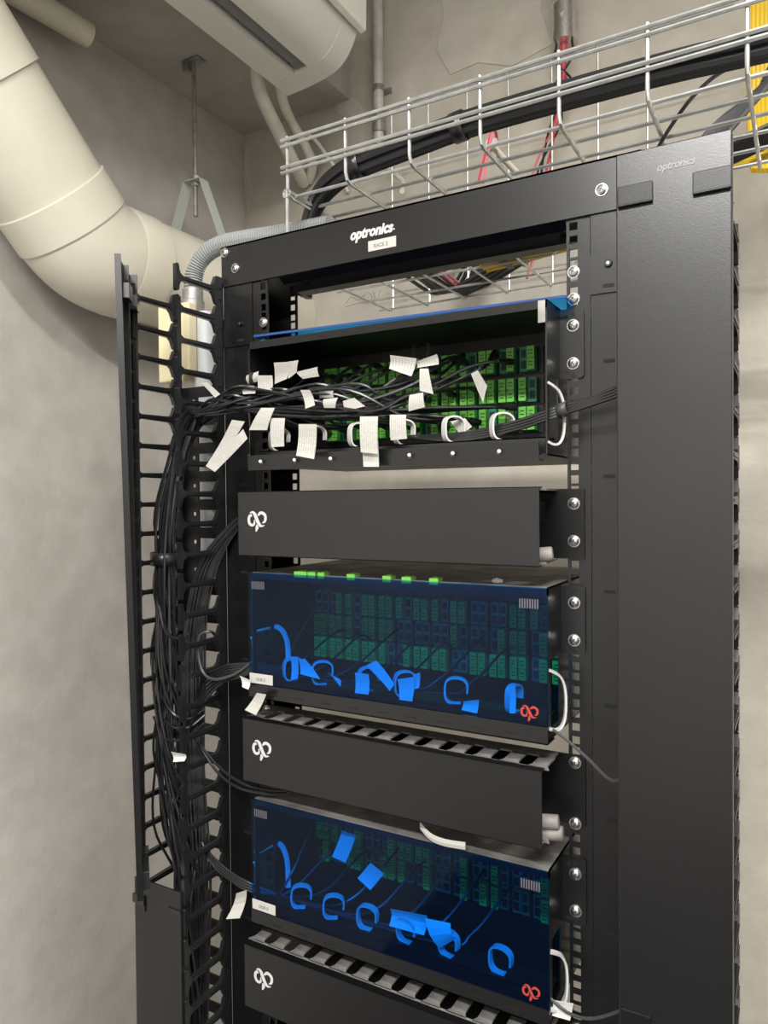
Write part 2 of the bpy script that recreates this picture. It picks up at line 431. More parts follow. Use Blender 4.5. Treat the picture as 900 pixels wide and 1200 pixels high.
for sgn, xh in ((1, XR), (-1, XL)):
    def xx(d): return xh + sgn*d
    f = flange(min(xx(-.0085), xx(.0195)), max(xx(-.0085), xx(.0195)), xh, 0, .0025, ZB, ZT)
    part(f, 'front_flange', M['black2'], rack)
    f = flange(min(xx(-.0085), xx(.0195)), max(xx(-.0085), xx(.0195)), xh, .0725, .075, ZB, ZT)
    part(f, 'rear_flange', M['black'], rack)
    m = MB()
    m.box(xx(.0205), xx(.0745), -.0012, .0015, ZB, ZT)               # outer cover strip
    part(m, 'side_strip', M['black2'], rack)
    m = MB(); m.box(xx(.0745), xx(.0775), 0, .075, ZB, ZT); part(m, 'web', M['black'], rack)
    m = MB(); m.box(xx(.020), xx(.0745), .0735, .075, ZB, ZT); part(m, 'rear_strip', M['black'], rack)
    # slots of the outer strip
    sm = MB()
    sm.prism([(-.006, -.002), (.006, -.002), (.007, 0), (.006, .002), (-.006, .002), (-.007, 0)], 'y', -.0003, .0003)
    sm = sm.mesh('slot', M['void'])
    for k in range(-7, 1):
        inst(sm, 'slot', rack, (xx(.041), -.0014, -.045+k*.1335))
    # bracket plate near the top
    m = MB(); m.box(xx(.0195), xx(.076), -.0035, -.0012, .033, .0765); part(m, 'bracket_plate', M['black2'], rack)
    inst(SCREW_D, 'bracket_screw', rack, (xx(.041), -.0035, .066)); inst(sm, 'slot', rack, (xx(.041), -.0037, .041))
    for z in (.0635, .03175):
        inst(SCREW, 'screw', rack, (xh, 0, z))
    # foot
    m = MB(); m.box(xx(-.012), xx(.0775), -.19, .26, -Z0, -Z0+.008); m.box(xx(.070), xx(.0775), -.17, .24, -Z0+.008, -Z0+.09); part(m, 'foot', M['black'], rack)
# header bar: front plate, lower lip, rear plate
hx0, hx1 = XL-.0775, XR+.0775
m = MB(); m.box(hx0, hx1, -.004, -.0012, .126, .187); m.box(hx0, hx1, -.004, .0225, .1845, .187)
m.prism([(-.003, .1275), (-.0012, .126), (.012, .118), (.012, .1205)], 'x', XL+.03, XR-.01); part(m, 'header_bar', M['black2'], rack)
m = MB(); m.box(hx0, hx1, .075, .0778, .120, .187); m.box(XL+.02, XR-.01, .055, .0778, .118, .1205); part(m, 'rear_header_bar', M['black'], rack)
for sgn, xh in ((1, XR), (-1, XL)):
    inst(SCREW, 'screw', rack, (xh+sgn*.0705, -.004, .178)); inst(SCREW, 'screw', rack, (xh+(.034 if sgn > 0 else -.050), -.004, .151))
    inst(SCREW_D, 'bracket_screw', rack, (xh-sgn*.03, .073, .14))
# header lettering and sticker
text(rack, 'lettering', 'optronics', -.3085, -.0042, .1555, .0195, M['printw'], .28, .0009, .068)
m = MB(); m.cyl((-.239, -.004, .158), (-.239, -.0046, .158), .0012, 8); part(m, 'lettering', M['printw'], rack)
lab = MB(); lab.box(-.279, -.236, -.0048, -.004, .1345, .1485); lab = part(lab, 'sticker', M['label'], rack, label='small white sticker on the header')
text(lab, 'sticker_text', 'RACK 2', -.270, -.0049, .1385, .0072, M['inkgrey'], 0, 0, .021)

# ------------------------------------------------------------------ vertical cable managers
def finger_mesh(name):
    mb = MB()
    # outline in (y, z): root at y=-.028, T-shaped tip at y=-.1
    up = [(-.014, .0215), (-.018, .0205), (-.023, .0085), (-.028, .0045), (-.086, .0033), (-.091, .0062), (-.0935, .012), (-.094, .0175), (-.0955, .0192), (-.0985, .0192), (-.1, .0178)]
    dn = [(y, -z) for y, z in up][::-1]
    mb.prism(up+dn, 'x', -.0032, .0032)
    mb.box(-.0048, .0048, -.086, -.026, -.0016, .0016)
    return mb.mesh(name, M['plastic'])
FINGER = finger_mesh('finger')
def manager(label, xa, xb, zt, fing_a, fing_b, back_top):
    """xa: wall next to the rack, xb: outer wall"""
    t = thing('vertical_cable_manager', label, 'cable manager', ((xa+xb)/2, -.03, -Z0), 'vertical cable managers beside the rack')
    for x, zr in ((xa, fing_a), (xb, fing_b)):
        m = MB()
        m.box(x-.002, x+.002, -.0155, -.001, -Z0+.05, zr+.022)
        k = 0; z = zr
        while z > -1.1:
            m.box(x-.0035, x+.0035, -.018, -.006, z-.013, z+.013); z -= U
        part(m, 'spine', M['plastic'], t)
        z = zr
        while z > -1.12:
            inst(FINGER, 'finger', t, (x, 0, z)); z -= U
    lo, hi = min(xa, xb), max(xa, xb)
    s = 1 if xa > xb else -1
    m = MB()
    w0, w1, w2 = hi-lo, .42*(hi-lo), .12*(hi-lo)
    def X(d): return xb+s*d
    m.box(X(.002), X(w1), -.004, -.001, -Z0+.05, back_top)
    m.box(X(w0-w2), X(w0-.002), -.004, -.001, -Z0+.05, back_top)
    z = back_top; k = 0
    while z > -1.15:
        m.box(X(w1), X(w0-w2), -.004, -.001, z-.017, z)
        z -= U
    m.box(X(w1), X(w0-w2), -.004, -.001, -Z0+.05, z)
    part(m, 'back_panel', M['black'], t)
    pin = MB(); pin.prism([(.0022*math.cos(a*math.pi/4), .0032*math.sin(a*math.pi/4)) for a in range(8)], 'y', -.0003, .0003); pin = pin.mesh('pin_hole_light', M['label'])  # pale discs painted as light showing through small holes, nothing is cut
    return t, pin
# left: upper cover swung open, lower cover shut
xa, xb = -.5445, -.634
ml, pin = manager('black finger-style cable manager left of the rack, its upper cover swung open', xa, xb, .14, .119, .104, -.022)
z = -.045
while z > -1.1:
    inst(pin, 'pin_hole_light', ml, (-.604, -.0044, z)); z -= U
# right: cover shut
mr, pin = manager('black finger-style cable manager right of the rack, closed by its tall cover', .0785, .1735, .14, .060, .060, .062)
def cover_panel(parent, x0, x1, y, z0, z1, name='cover', material='black2'):
    m = MB(); m.box(x0, x1, y-.003, y, z0, z1)
    m.box(x0, x0+.003, y, y+.012, z0, z1); m.box(x1-.003, x1, y, y+.012, z0, z1)
    return part(m, name, M[material], parent, bev=.0012)
def latch(parent, x0, x1, y, z0, z1):
    m = MB(); m.box(x0, x1, y-.0035, y, z0, z1); m.box(x0, x1, y-.0045, y-.003, z0-.0005, z0+.0018)
    return part(m, 'latch', M['black'], parent, bev=.0008)
c = cover_panel(mr, .0715, .1775, -.101, -.752, .1415)
latch(c, .0735, .107, -.104, .088, .108); latch(c, .1435, .1773, -.104, .086, .107)
latch(c, .0735, .103, -.104, -.752, -.724); latch(c, .136, .172, -.104, -.752, -.731)
text(c, 'lettering', 'optronics', .1105, -.1042, .1165, .0105, M['printg'], .28, .0003, .035)
c = cover_panel(mr, .0715, .1775, -.101, -Z0+.06, -.756)
c = cover_panel(ml, -.641, -.545, -.101, -Z0+.06, -.768)
m = MB(); m.box(-.643, -.617, -.1065, -.104, -.806, -.792); m.box(-.620, -.617, -.1065, -.104, -.815, -.792); part(m, 'latch', M['plastic'], c, bev=.0008)
m = MB(); m.box(-.570, -.545, -.1058, -.104, -.800, -.795); part(m, 'latch', M['plastic'], c)
# open upper cover: hinged at the outer finger tips, swung towards the viewer
H = Vector((-.640, -.098, 0)); ZC0, ZC1 = -.758, .136
def door(a, off, z):
    """point on the slightly twisted open cover: a along its width, off from its face"""
    an = .72+.18*(z-ZC0)/(ZC1-ZC0)
    return H+Vector((math.cos(an), -math.sin(an), 0))*a+Vector((math.sin(an), math.cos(an), 0))*off+Vector((0, 0, z))
def dbox(mb, a0, a1, o0, o1, z0, z1):
    P = [door(a, o, z) for z in (z0, z1) for a, o in ((a0, o0), (a1, o0), (a1, o1), (a0, o1))]
    mb.add(P, [(3,2,1,0),(4,5,6,7),(0,1,5,4),(1,2,6,5),(2,3,7,6),(3,0,4,7)])
m = MB()
for k in range(10):
    z0, z1 = ZC0+(ZC1-ZC0)*k/10, ZC0+(ZC1-ZC0)*(k+1)/10
    dbox(m, 0, .098, -.0014, .0014, z0, z1); dbox(m, 0, .003, .0014, .012, z0, z1); dbox(m, .096, .098, .0014, .007, z0, z1)
    dbox(m, .046, .049, .0014, .008, z0, z1)
oc = part(m, 'open_cover', M['black'], ml)
for zc, hh in ((.089, .011), (-.735, .013)):
    for a in (.018, .078):
        m = MB(); dbox(m, a-.012, a+.012, .002, .016, zc-hh, zc+hh); part(m, 'latch', M['plastic'], oc, bev=.001)

# ------------------------------------------------------------------ horizontal cable managers (2U)
def hmanager(label, zt, ear_screws, yf=-.080, roll_at=None):
    zb = zt-.089; zm = zt-.006
    t = thing('horizontal_cable_manager', label, 'cable manager', (XC, -.03, zb), 'horizontal cable managers in the rack')
    x0, x1 = XC-.2155, XC+.2155
    m = MB(); m.box(XL-.0085, XR+.012, -.003, -.0005, zb+.004, zt-.002); part(m, 'back_plate', M['black'], t)
    m = MB()
    m.box(x0, x1, yf-.002, yf, zb, zt); m.box(x0, x1, yf-.002, yf+.010, zt-.0018, zt); m.box(x0, x1, yf-.002, yf+.008, zb, zb+.0018)
    c = part(m, 'front_cover', M['black2'], t, bev=.0007)
    inst(LOGO_W, 'logo', c, (x0+.018, yf-.0022, zt-.055))
    # comb fingers along top and bottom
    for zz in (zt-.004, zb+.002):
        m = MB(); m.box(x0+.003, x1-.003, yf+.0005, yf+.016, zz, zz+.002); m.box(x0+.003, x1-.003, -.022, -.003, zz, zz+.002); part(m, 'comb_rail', M['dusty'], t)
        n = 12; p = (x1-x0-.012)/n
        fm = MB(); w2 = p*.26
        fm.prism([(-w2*1.5, yf+.014), (w2*1.5, yf+.014), (w2, yf+.023), (w2, -.022), (-w2, -.022), (-w2, yf+.023)], 'z', 0, .002)
        fm = fm.mesh('comb_finger', M['dusty'])
        for i in range(n+1):
            inst(fm, 'comb_finger', t, (x0+.008+i*p*.985, 0, zz))
    for xh in (XL, XR):
        for z in ear_screws: inst(SCREW, 'screw', t, (xh, -.003, z))
    if roll_at:
        for zz, yy, ln in roll_at:
            m = MB(); m.cyl((x1-.012, yy, zz), (x1+ln, yy+.004, zz+.002), .0085, 14); part(m, 'spacer_stub', M['grime'], t, True, bev=.002)
    return t
hmanager('black slotted cable manager with white loop emblem, topmost of the three, below the open panel', -.190, (-.20955, -.254), -.080, [(-.268, -.055, .006)])
hmanager('black slotted cable manager with white loop emblem, between the two blue-fronted panels', -.507, (-.5175, -.5905), -.076, [(-.576, -.05, .010), (-.590, -.046, .014)])
hmanager('black slotted cable manager with white loop emblem, lowest, at the bottom edge', -.826, (-.838, -.910), -.078)

# ------------------------------------------------------------------ patch panels
def adapter_meshes():
    a = MB()
    a.box(-.0056, .0056, -.012, 0, -.0165, .0165)
    a.box(-.0051, .0051, -.0195, -.012, -.0155, -.0004, 1); a.box(-.0051, .0051, -.0195, -.012, .0004, .0155, 1)
    for z in (-.010, -.0055, .0055, .010): a.box(-.0028, .0028, -.0202, -.0195, z-.0005, z+.0005, 2)
    b = MB()
    b.box(-.0056, .0056, -.012, 0, -.0165, .0165)
    b.box(-.0036, .0036, -.0128, -.012, .002, .0125, 2); b.box(-.0036, .0036, -.0128, -.012, -.0125, -.002, 2)
    return a.mesh('adapter', [M['greend'], M['greenl'], M['slot']]), b.mesh('adapter', [M['greend'], M['greenl'], M['slot']])
AD_A, AD_B = adapter_meshes()
def ring_mesh(name, w, h, th=.0022, dp=.0045):
    """open cable ring in the xz plane, standing on its foot"""
    path = [(w*.20, 0), (-w*.25, 0), (-w*.5, h*.22), (-w*.5, h*.78), (-w*.25, h), (w*.22, h), (w*.5, h*.80), (w*.5, h*.42)]
    P = spline([(x, 0, z) for x, z in path], 4); mb = MB(); n = len(P); vs = []
    for i in range(n):
        t = (P[min(i+1,n-1)]-P[max(i-1,0)]).normalized(); nn = Vector((-t.z, 0, t.x))*th*.5; d = Vector((0, dp, 0))
        vs += [P[i]+nn-d, P[i]+nn+d, P[i]-nn+d, P[i]-nn-d]
    fs = []
    for i in range(n-1):
        for k in range(4): fs.append((i*4+k, i*4+(k+1) % 4, i*4+4+(k+1) % 4, i*4+4+k))
    fs.append((3,2,1,0)); fs.append(tuple((n-1)*4+k for k in range(4)))
    mb.add(vs, fs); return mb.mesh(name, M['white'], smooth=30)
RING = ring_mesh('cable_ring', .027, .031)
def panel(label, zt, scr, rows, lid, text_s, ncol, xc0, xc1, rings, cap_p, dusty):
    H_ = .176; zb = zt-H_; yf = -.055; yb = .20
    x0, x1 = XC-.2165, XC+.2165
    t = thing('fibre_enclosure', label, 'patch panel', (XC, .05, zb), 'fibre patch panels in the rack')
    m = MB(); m.box(x0, x1, yf+.001, yb, zt-.0016, zt)
    part(m, 'top_plate', M['dustytop'] if dusty else M['black'], t)
    m = MB(); m.box(x0, x1, yf+.001, yf+.0028, zt-.010, zt-.0016); part(m, 'top_flange', M['black'], t)
    m = MB(); m.box(x0, x1, yf, yb, zb, zb+.0016); part(m, 'bottom_plate', M['black'], t)
    for s, xe in ((1, x1), (-1, x0)):
        m = MB(); a, b = xe, xe-s*.0016
        m.box(a, b, yf+.001, -.001, zt-.084, zt)
        m.box(a, b, yf+.001, yf+.010, zb, zt-.084); m.box(a, b, -.012, yb, zb, zt-.084); m.box(a, b, yf+.010, -.012, zb, zb+.014)
        m.box(a, b, -.001, yb, zt-.084, zt)
        part(m, 'side_plate', M['black2'], t)
        # ear
        xh = XR if s > 0 else XL
        m = MB()
        c = .003; e0, e1 = sorted((xe, xh+s*.0125))
        m.prism([(e0, zt-.002), (e0, zt-.084), (e1-c, zt-.084), (e1, zt-.084+c), (e1, zt-.002-c), (e1-c, zt-.002)], 'y', -.0035, -.0005)
        e = part(m, 'ear', M['black2'], t)
        hm = MB(); hm.cyl((0,0,0), (0,-.0003,0), .0027, 10); hm = hm.mesh('hole', M['void'])
        for z in scr:
            inst(SCREW, 'screw', e, (xh, -.0035, z))
        for z in (scr[0]+.014, scr[1]-.014): inst(hm, 'hole', e, (xh, -.0036, z))
        for z in (scr[0]+.010, scr[1]-.010): inst(hm, 'hole', e, (xh-s*.008, -.0036, z))
        # D-shaped white cable guide on the side
        zz = zt-.094
        P = spline([(xe, yf+.002, zz), (xe+s*.005, yf+.009, zz-.004), (xe+s*.0095, yf+.016, zz-.010), (xe+s*.0125, yf+.021, zz-.022), (xe+s*.0135, yf+.022, zz-.040), (xe+s*.0125, yf+.021, zz-.058), (xe+s*.0095, yf+.016, zz-.068), (xe+s*.005, yf+.009, zz-.070), (xe, yf+.002, zz-.067)], 5)
        g = MB(); n = len(P); vs = []
        for i in range(n):
            tt = (P[min(i+1,n-1)]-P[max(i-1,0)]).normalized(); sd = Vector((s*.45, -.9, 0)).normalized()
            nn = tt.cross(sd).normalized()*.0013; sd = sd*.0032
            vs += [P[i]+nn-sd, P[i]+nn+sd, P[i]-nn+sd, P[i]-nn-sd]
        fs = []
        for i in range(n-1):
            for k in range(4): fs.append((i*4+k, i*4+(k+1) % 4, i*4+4+(k+1) % 4, i*4+4+k))
        fs += [(3,2,1,0), tuple((n-1)*4+k for k in range(4))]
        g.add(vs, fs); part(g, 'side_guide', M['white'], t, 30)
    # inner plate that carries the adapters
    yp = .100
    m = MB(); m.box(x0+.002, x1-.002, yp, yp+.002, zb+.002, zt-.002); part(m, 'adapter_plate', M['black'], t)
    m = MB(); m.box(x0, x1, yb-.0016, yb, zb, zt); part(m, 'rear_plate', M['black'], t)
    for ri, dz in enumerate(rows):
        bay = MB(); bay.box(xc0-.010, xc1+.010, yp-.003, yp, zt+dz-.018, zt+dz+.018); part(bay, 'adapter_strip', M['black2'], t)
        for i in range(ncol):
            x = xc0+(xc1-xc0)*i/(ncol-1) + (.0012 if i % 2 == 0 else -.0012)
            inst(AD_A if random.random() < cap_p else AD_B, 'adapter', t, (x, yp-.003, zt+dz))
    # shelf with cable rings
    m = MB(); m.box(x0+.006, x1-.006, yf+.014, yf+.0155, zb+.0016, zb+.022); m.box(x0+.006, x1-.006, yf+.014, yf+.05, zb+.0205, zb+.022); part(m, 'ring_rail', M['black2'], t)
    for x, rz, dx in rings:
        inst(RING, 'cable_ring', t, (x, yf+.026+dx, zb+.022), (0, 0, rz))
    if lid:
        m = MB(); m.box(x0-.001, x1+.001, yf-.006, yf-.003, zb-.002, zb+.018); m.box(x0-.001, x1+.001, yf-.006, yf+.02, zb-.002, zb-.0005); lip = part(m, 'front_lip', M['black2'], t)
        sl = MB(); sl.box(-.008, .008, -.0002, .0002, -.0008, .0008); sl = sl.mesh('vent_slot', M['void'])
        for i in range(9): inst(sl, 'vent_slot', lip, (x0+.045+i*.043, yf-.0062, zb+.006))
        m = MB(); m.box(x0, x1, yf-.0055, yf-.0025, zb+.019, zt); ld = part(m, 'blue_cover', M['acrylic'], t, label='blue see-through front cover')
        s_ = MB(); s_.box(x0+.001, x0+.042, yf-.0062, yf-.0056, zb+.0195, zb+.0335); s_ = part(s_, 'sticker', M['label'], t, label='small white sticker at the corner')
        text(s_, 'sticker_text', text_s, x0+.0125, yf-.0064, zb+.0235, .0062, M['inkgrey'], 0, 0, .0165)
        inst(LOGO_R, 'red_logo', ld, (x1-.031, yf-.0058, zb+.0225), None, 'red emblem')
        bar = MB()
        for i in range(8): bar.box(.003*i, .003*i+.0018, -.0003, 0, 0, .011)
        bar = bar.mesh('printed_mark', M['printd'])
        inst(bar, 'printed_mark', ld, (x1-.032, yf-.0058, zt-.024)); inst(bar, 'printed_mark', ld, (x0+.006, yf-.0058, zt-.023))
    else:
        m = MB(); m.prism([(yf-.002, zb-.004), (yf-.004, zb+.015), (yf-.006, zb+.015), (yf-.004, zb-.006), (yf+.012, zb-.006), (yf+.012, zb-.004)], 'x', x0+.001, x1-.008); lip = part(m, 'front_lip', M['black2'], t)
        st = MB(); st.tube([(0,0,0), (.001,-.003,.0008), (.003,-.006,.002)], .0022, 8); st = st.mesh('stud', M['white'])
        for i in range(7): inst(st, 'stud', lip, (x0+.026+i*.0585, yf-.0055, zb+.004))
        m = MB(); ux = Vector((1,0,0)); ux = Vector((1, 0, -.018)).normalized(); uy = Vector((0, math.cos(.02), -math.sin(.02))); uz = ux.cross(uy)
        m.obox((XC+.004, yf+.100, zt+.0078), ux, uy, uz, .2275, .078, .0015); lc = part(m, 'blue_cover', M['acrylic'], t, label='blue see-through cover folded back on top')
        m = MB(); m.obox(Vector((XC+.004, yf+.100, zt+.0078))-uy*.0785, ux, uy, uz, .2275, .0006, .0016); m.obox(Vector((XC+.004, yf+.100, zt+.0078))+ux*.228, ux, uy, uz, .0006, .078, .0016); part(m, 'cover_edge_glow', M['edgeglow'], lc)  # added blue strips, painted edge glow of the folded cover
        m = MB(); m.box(x1-.010, x1-.0016, yf+.0005, yf+.002, zt-.026, zt-.001); part(m, 'corner_tab', M['steel'], t)
    return t
def rz(a): return math.radians(a)
p0 = panel('open black patch panel full of black cables, its green adapters showing', .0220, (0, -.04445), (-.038, -.079, -.118), False, '', 24, -.405, -.078,
      [(-.415, rz(62), 0), (-.352, rz(60), 0), (-.282, rz(64), 0), (-.213, rz(60), 0), (-.143, rz(58), 0), (-.079, rz(48), 0)], .84, False)
p1 = panel('upper blue-fronted patch panel, white paper tags behind its clear blue cover', -.3045, (-.327, -.3715), (-.058, -.093, -.128), True, 'ODF-2', 27, -.43, -.048,
      [(-.395, rz(55), 0), (-.345, rz(40), 0), (-.270, rz(50), 0), (-.215, rz(45), 0), (-.142, rz(20), 0), (-.066, rz(80), 0)], .5, True)
p2 = panel('lower blue-fronted patch panel, two small tags stuck up on its rows', -.6285, (-.6509, -.69535), (-.056, -.091, -.126), True, 'ODF-3', 27, -.43, -.048,
      [(-.385, rz(30), 0), (-.330, rz(30), 0), (-.275, rz(5), 0), (-.215, rz(-8), 0), (-.155, rz(-12), 0), (-.085, rz(-5), 0)], .5, True)

# ------------------------------------------------------------------ cables
def tagsheet(parent, a, b, c, d, bend=.003, name='paper_tag', mt='paper'):
    """a,b = the short edge at the cable, c,d = the far short edge (d below a, c below b)"""
    a, b, c, d = map(Vector, (a, b, c, d)); n = (b-a).cross(d-a).normalized(); rows = []
    for i in range(6):
        t = i/5; l = a.lerp(d, t)+n*bend*math.sin(t*math.pi); r = b.lerp(c, t)+n*bend*math.sin(t*math.pi)
        rows.append([l, (l+r)/2, r])
    mb = MB(); mb.sheet(rows)
    o = part(mb, name, M[mt], parent)
    me = o.data; uvl = me.uv_layers.new(name='UVMap'); o_ = 18
    for lp in me.loops:
        k = lp.vertex_index % o_; uvl.data[lp.index].uv = ((k % 3)/2, (k//3)/5)
    return o
def pxtag(parent, q, Y, bend=.003, mt='paper'):
    Ys = Y if isinstance(Y, (list, tuple)) else [Y]*4
    return tagsheet(parent, *[R3(p[0], p[1], y) for p, y in zip(q, Ys)], bend=bend, mt=mt)
def cable(pts, r, label, group=None, material='cable', n=6, per=7, cat='cable', name='patch_cable'):
    mb = MB(); mb.tube(spline(pts, per), r, n)
    return single(mb, name, M[material], label, cat, group, True)
def boot(parent, p, d, ln=.028, material='cable'):
    mb = MB(); p = Vector(p); d = Vector(d).normalized()
    mb.tube([p, p+d*ln*.45, p+d*ln*.5, p+d*ln], .0042, 8, 0, True, [.0045, .0045, .0032, .0024]); part(mb, 'connector', M[material], parent, True)

G0 = 'black patch cables fanning out of the open panel into the left cable manager'
L0 = 'thin black patch cable from the open panel to the left cable manager'
main = []
ptop = .022
targets = []
for i in range(30):
    targets.append((-.405+.255*(i/29)**1.15, ptop-(.038, .079, .118)[(i*2+i//3) % 3]+random.uniform(-.007, .007)))
def leftrun(i, n, depth_in):
    """way down through the left cable manager"""
    u = (i+.5)/n; pts = []
    fan = random.uniform(-1, 1)
    pts.append((-.555-.012*u, -.055-.012*fan, -.085+.012*fan))
    pts.append((-.585-.012*u, -.052-.015*fan, -.135))
    xs = -.598-.028*u
    pts.append((xs+.004*fan, -.058-.018*fan, -.235))
    pts.append((xs-.003+.007*fan, -.060-.02*random.uniform(-1, 1), -.33))
    pts.append((xs-.004+.013*random.uniform(-1, 1), -.062+.02*random.uniform(-1, 1), -.45))
    pts.append((xs+.003+.017*random.uniform(-1, 1), -.062+.022*random.uniform(-1, 1), -.58))
    e = random.uniform(-1, 1)
    pts.append((xs+.02+.022*e, -.058+.022*random.uniform(-1, 1), -.70))
    pts.append((xs+.03+.022*e, -.05+.02*random.uniform(-1, 1), -.82))
    pts.append((xs+.026+.02*e, -.045, -1.0)); pts.append((xs+.024+.02*e, -.045, -1.25))
    return pts
for i, (x, z) in enumerate(targets):
    u = i/29
    p = [(x, .078, z), (x-.004, .050, z+.003), (x-.03-.03*u, .008-.02*u, z*.55-.038+random.uniform(-.006, .006))]
    if x > -.33: p.append((x*.55-.20+random.uniform(-.02, .02), -.030-.02*random.random(), -.062+random.uniform(-.026, .018)))
    p.append((-.455+random.uniform(-.012, .012), -.052+random.uniform(-.016, .016), -.060+random.uniform(-.022, .02)))
    p.append((-.515, -.058+random.uniform(-.014, .014), -.068+random.uniform(-.012, .012)))
    p += leftrun(i, 30, 0)
    c = cable(p, .0021, L0, G0)
    boot(c, p[0], (-.1, -1, .05))
    main.append(c)
# velcro wraps around the left run
def wrap(c, r1, r2, h, label, mtl='cable', axis=(0, 0, 1), up=None):
    mb = MB(); az = Vector(axis).normalized(); ax = az.orthogonal().normalized() if up is None else Vector(up); ay = az.cross(ax); n = 16; c = Vector(c)
    ring = []
    for s in (-1, 1):
        ring.append([c+ax*math.cos(2*math.pi*k/n)*r1+ay*math.sin(2*math.pi*k/n)*r2+az*s*h for k in range(n)])
    mb.add(ring[0]+ring[1], [(k, (k+1) % n, n+(k+1) % n, n+k) for k in range(n)])
    o = single(mb, 'cable_wrap', M[mtl], label, 'strap', None, True)
    sd = o.modifiers.new('solid', 'SOLIDIFY'); sd.thickness = .0015
    return o
wrap((-.612, -.058, -.290), .023, .026, .010, 'black hook-and-loop wrap around the cables in the left cable manager', 'cable', (0, 0, 1), (1, 0, 0))

# tags of the open panel's cables (children of single cables)
T0 = [ # quads (a b c d) in picture order and their depths
 ([(422,488),(443,488),(443,532),(423,530)], -.078),
 ([(422,508),(442,508),(444,547),(426,547)], -.073), ([(350,497),(371,497),(368,538),(347,534)], -.079),
 ([(317,490),(334,490),(333,523),(318,524)], -.074), ([(306,478),(322,478),(313,504),(292,504)], -.077),
 ([(272,492),(287,494),(255,542),(242,545)], -.080), ([(285,503),(290,514),(252,553),(241,546)], -.083),
 ([(457,486),(476,486),(477,514),(458,516)], -.062), ([(321,425),(340,424),(336,444),(322,450)], -.030),
 ([(337,424),(350,422),(348,436),(338,444)], -.028), ([(347,436),(372,430),(374,441),(355,444)], -.026),
 ([(289,440),(303,435),(306,446),(291,450)], -.045), ([(301,440),(319,440),(319,457),(302,458)], -.050),
 ([(279,452),(297,452),(299,461),(285,462)], -.060), ([(236,449),(243,448),(258,462),(252,466)], -.072),
 ([(352,457),(363,457),(369,475),(358,479)], -.062), ([(376,454),(393,451),(391,466),(375,466)], -.046),
 ([(379,468),(396,466),(393,478),(380,478)], -.052), ([(402,470),(415,466),(428,476),(404,482)], -.040),
 ([(457,416),(488,420),(482,441),(456,432)], -.030), ([(487,424),(512,415),(514,427),(489,431)], -.026),
 ([(492,432),(502,432),(508,462),(492,458)], -.030), ([(480,463),(496,460),(498,477),(479,482)], -.030),
 ([(552,438),(560,434),(571,452),(566,472)], .010), ([(528,494),(545,490),(553,500),(540,510)], -.015),
]
for i, (q, Y) in enumerate(T0):
    pxtag(main[(i*7) % len(main)], q, Y, bend=random.uniform(-.003, .003))
# loops whose boots rise above the rest
for (x, y, x2, y2) in ((485, 410, 470, 440), (502, 407, 494, 445)):
    a = R3(x, y, .03); b = R3(x2, y2, -.01)
    c = cable([R3(x-3, y+14, .078), R3(x, y-3, .05), a, R3(x-2, y+22, .01), b, R3(x-70, y+62, -.03), R3(x-150, y+72, -.04), (-.515, -.06, -.07), (-.56, -.055, -.1), (-.60, -.06, -.24), (-.605, -.06, -.5), (-.6, -.055, -.8), (-.6, -.05, -1.1)], .0022,
          'grey-looking cable arching above the tags at the middle of the open panel', 'two arching cables in the open panel', 'cable_grey')
# cables over the green rows, ending at the right
for j, (q, Ys) in enumerate([
    ([(543,416),(525,432),(500,452),(470,470),(430,482),(380,484),(320,482)], [.075,.04,.02,0,-.02,-.035,-.05]),
    ([(580,413),(570,428),(540,444),(505,460),(460,478),(400,488),(330,487)], [.075,.03,.02,0,-.015,-.035,-.05]),
    ([(600,424),(585,423),(550,430),(510,450),(470,468),(410,482),(330,478)], [.070,.04,.02,0,-.01,-.03,-.05]),
    ([(604,478),(585,477),(540,477),(500,478),(440,482),(380,484),(320,480)], [.070,.045,.02,0,-.02,-.03,-.05]),
    ([(562,495),(545,491),(515,488),(480,486),(430,488),(380,490),(320,486)], [.060,.035,.01,0,-.02,-.03,-.05])]):
    pts = [R3(p[0], p[1], y) for p, y in zip(q, Ys)]
    c = cable(pts+[(-.47, -.06, -.072), (-.515, -.058, -.07), (-.565, -.055, -.10), (-.6, -.06, -.22), (-.612, -.07, -.35), (-.62, -.07, -.5), (-.60, -.06, -.75), (-.59, -.05, -1.1)], .0024,
       ['black cable curving up to the top adapter row at the middle right', 'black cable ending at the top adapter row under two lone boots', 'long black cable reaching farthest right along the top adapter row',
        'straight black cable with a bulky boot at the lower right of the open panel', 'black cable ending just above the second ring from the right'][j], None, 'cable')
    boot(c, pts[0], pts[1]-pts[0], .034)
# three cables that leave to the right through the side guide
rb = []
for k in range(4):
    o = (k-1.5)*.0032
    c = cable([R3(470,512,-.02)+Vector((0,o,0)), R3(540,512,-.026)+Vector((0,o,o)), R3(600,500,-.035)+Vector((0,0,o)), R3(640,487,-.045)+Vector((0,0,o)), R3(660,480,-.043)+Vector((0,0,o)), R3(690,472,-.045)+Vector((0,0,o*.7)), R3(715,462,-.05)+Vector((0,0,o)), (.085, -.055, -.085+o), (.12, -.05, -.12+o), (.125, -.05, -.30), (.125, -.05, -.6)], .0021,
       'black cable leaving the open panel on its right into the covered manager', 'four cables leaving the open panel to the right')
wp = R3(660, 480, -.043)
wrap(wp, .0085, .0085, .006, 'grey tie wrapped around the cables at the white side guide of the open panel', 'cable_grey', (1, -.1, .18))

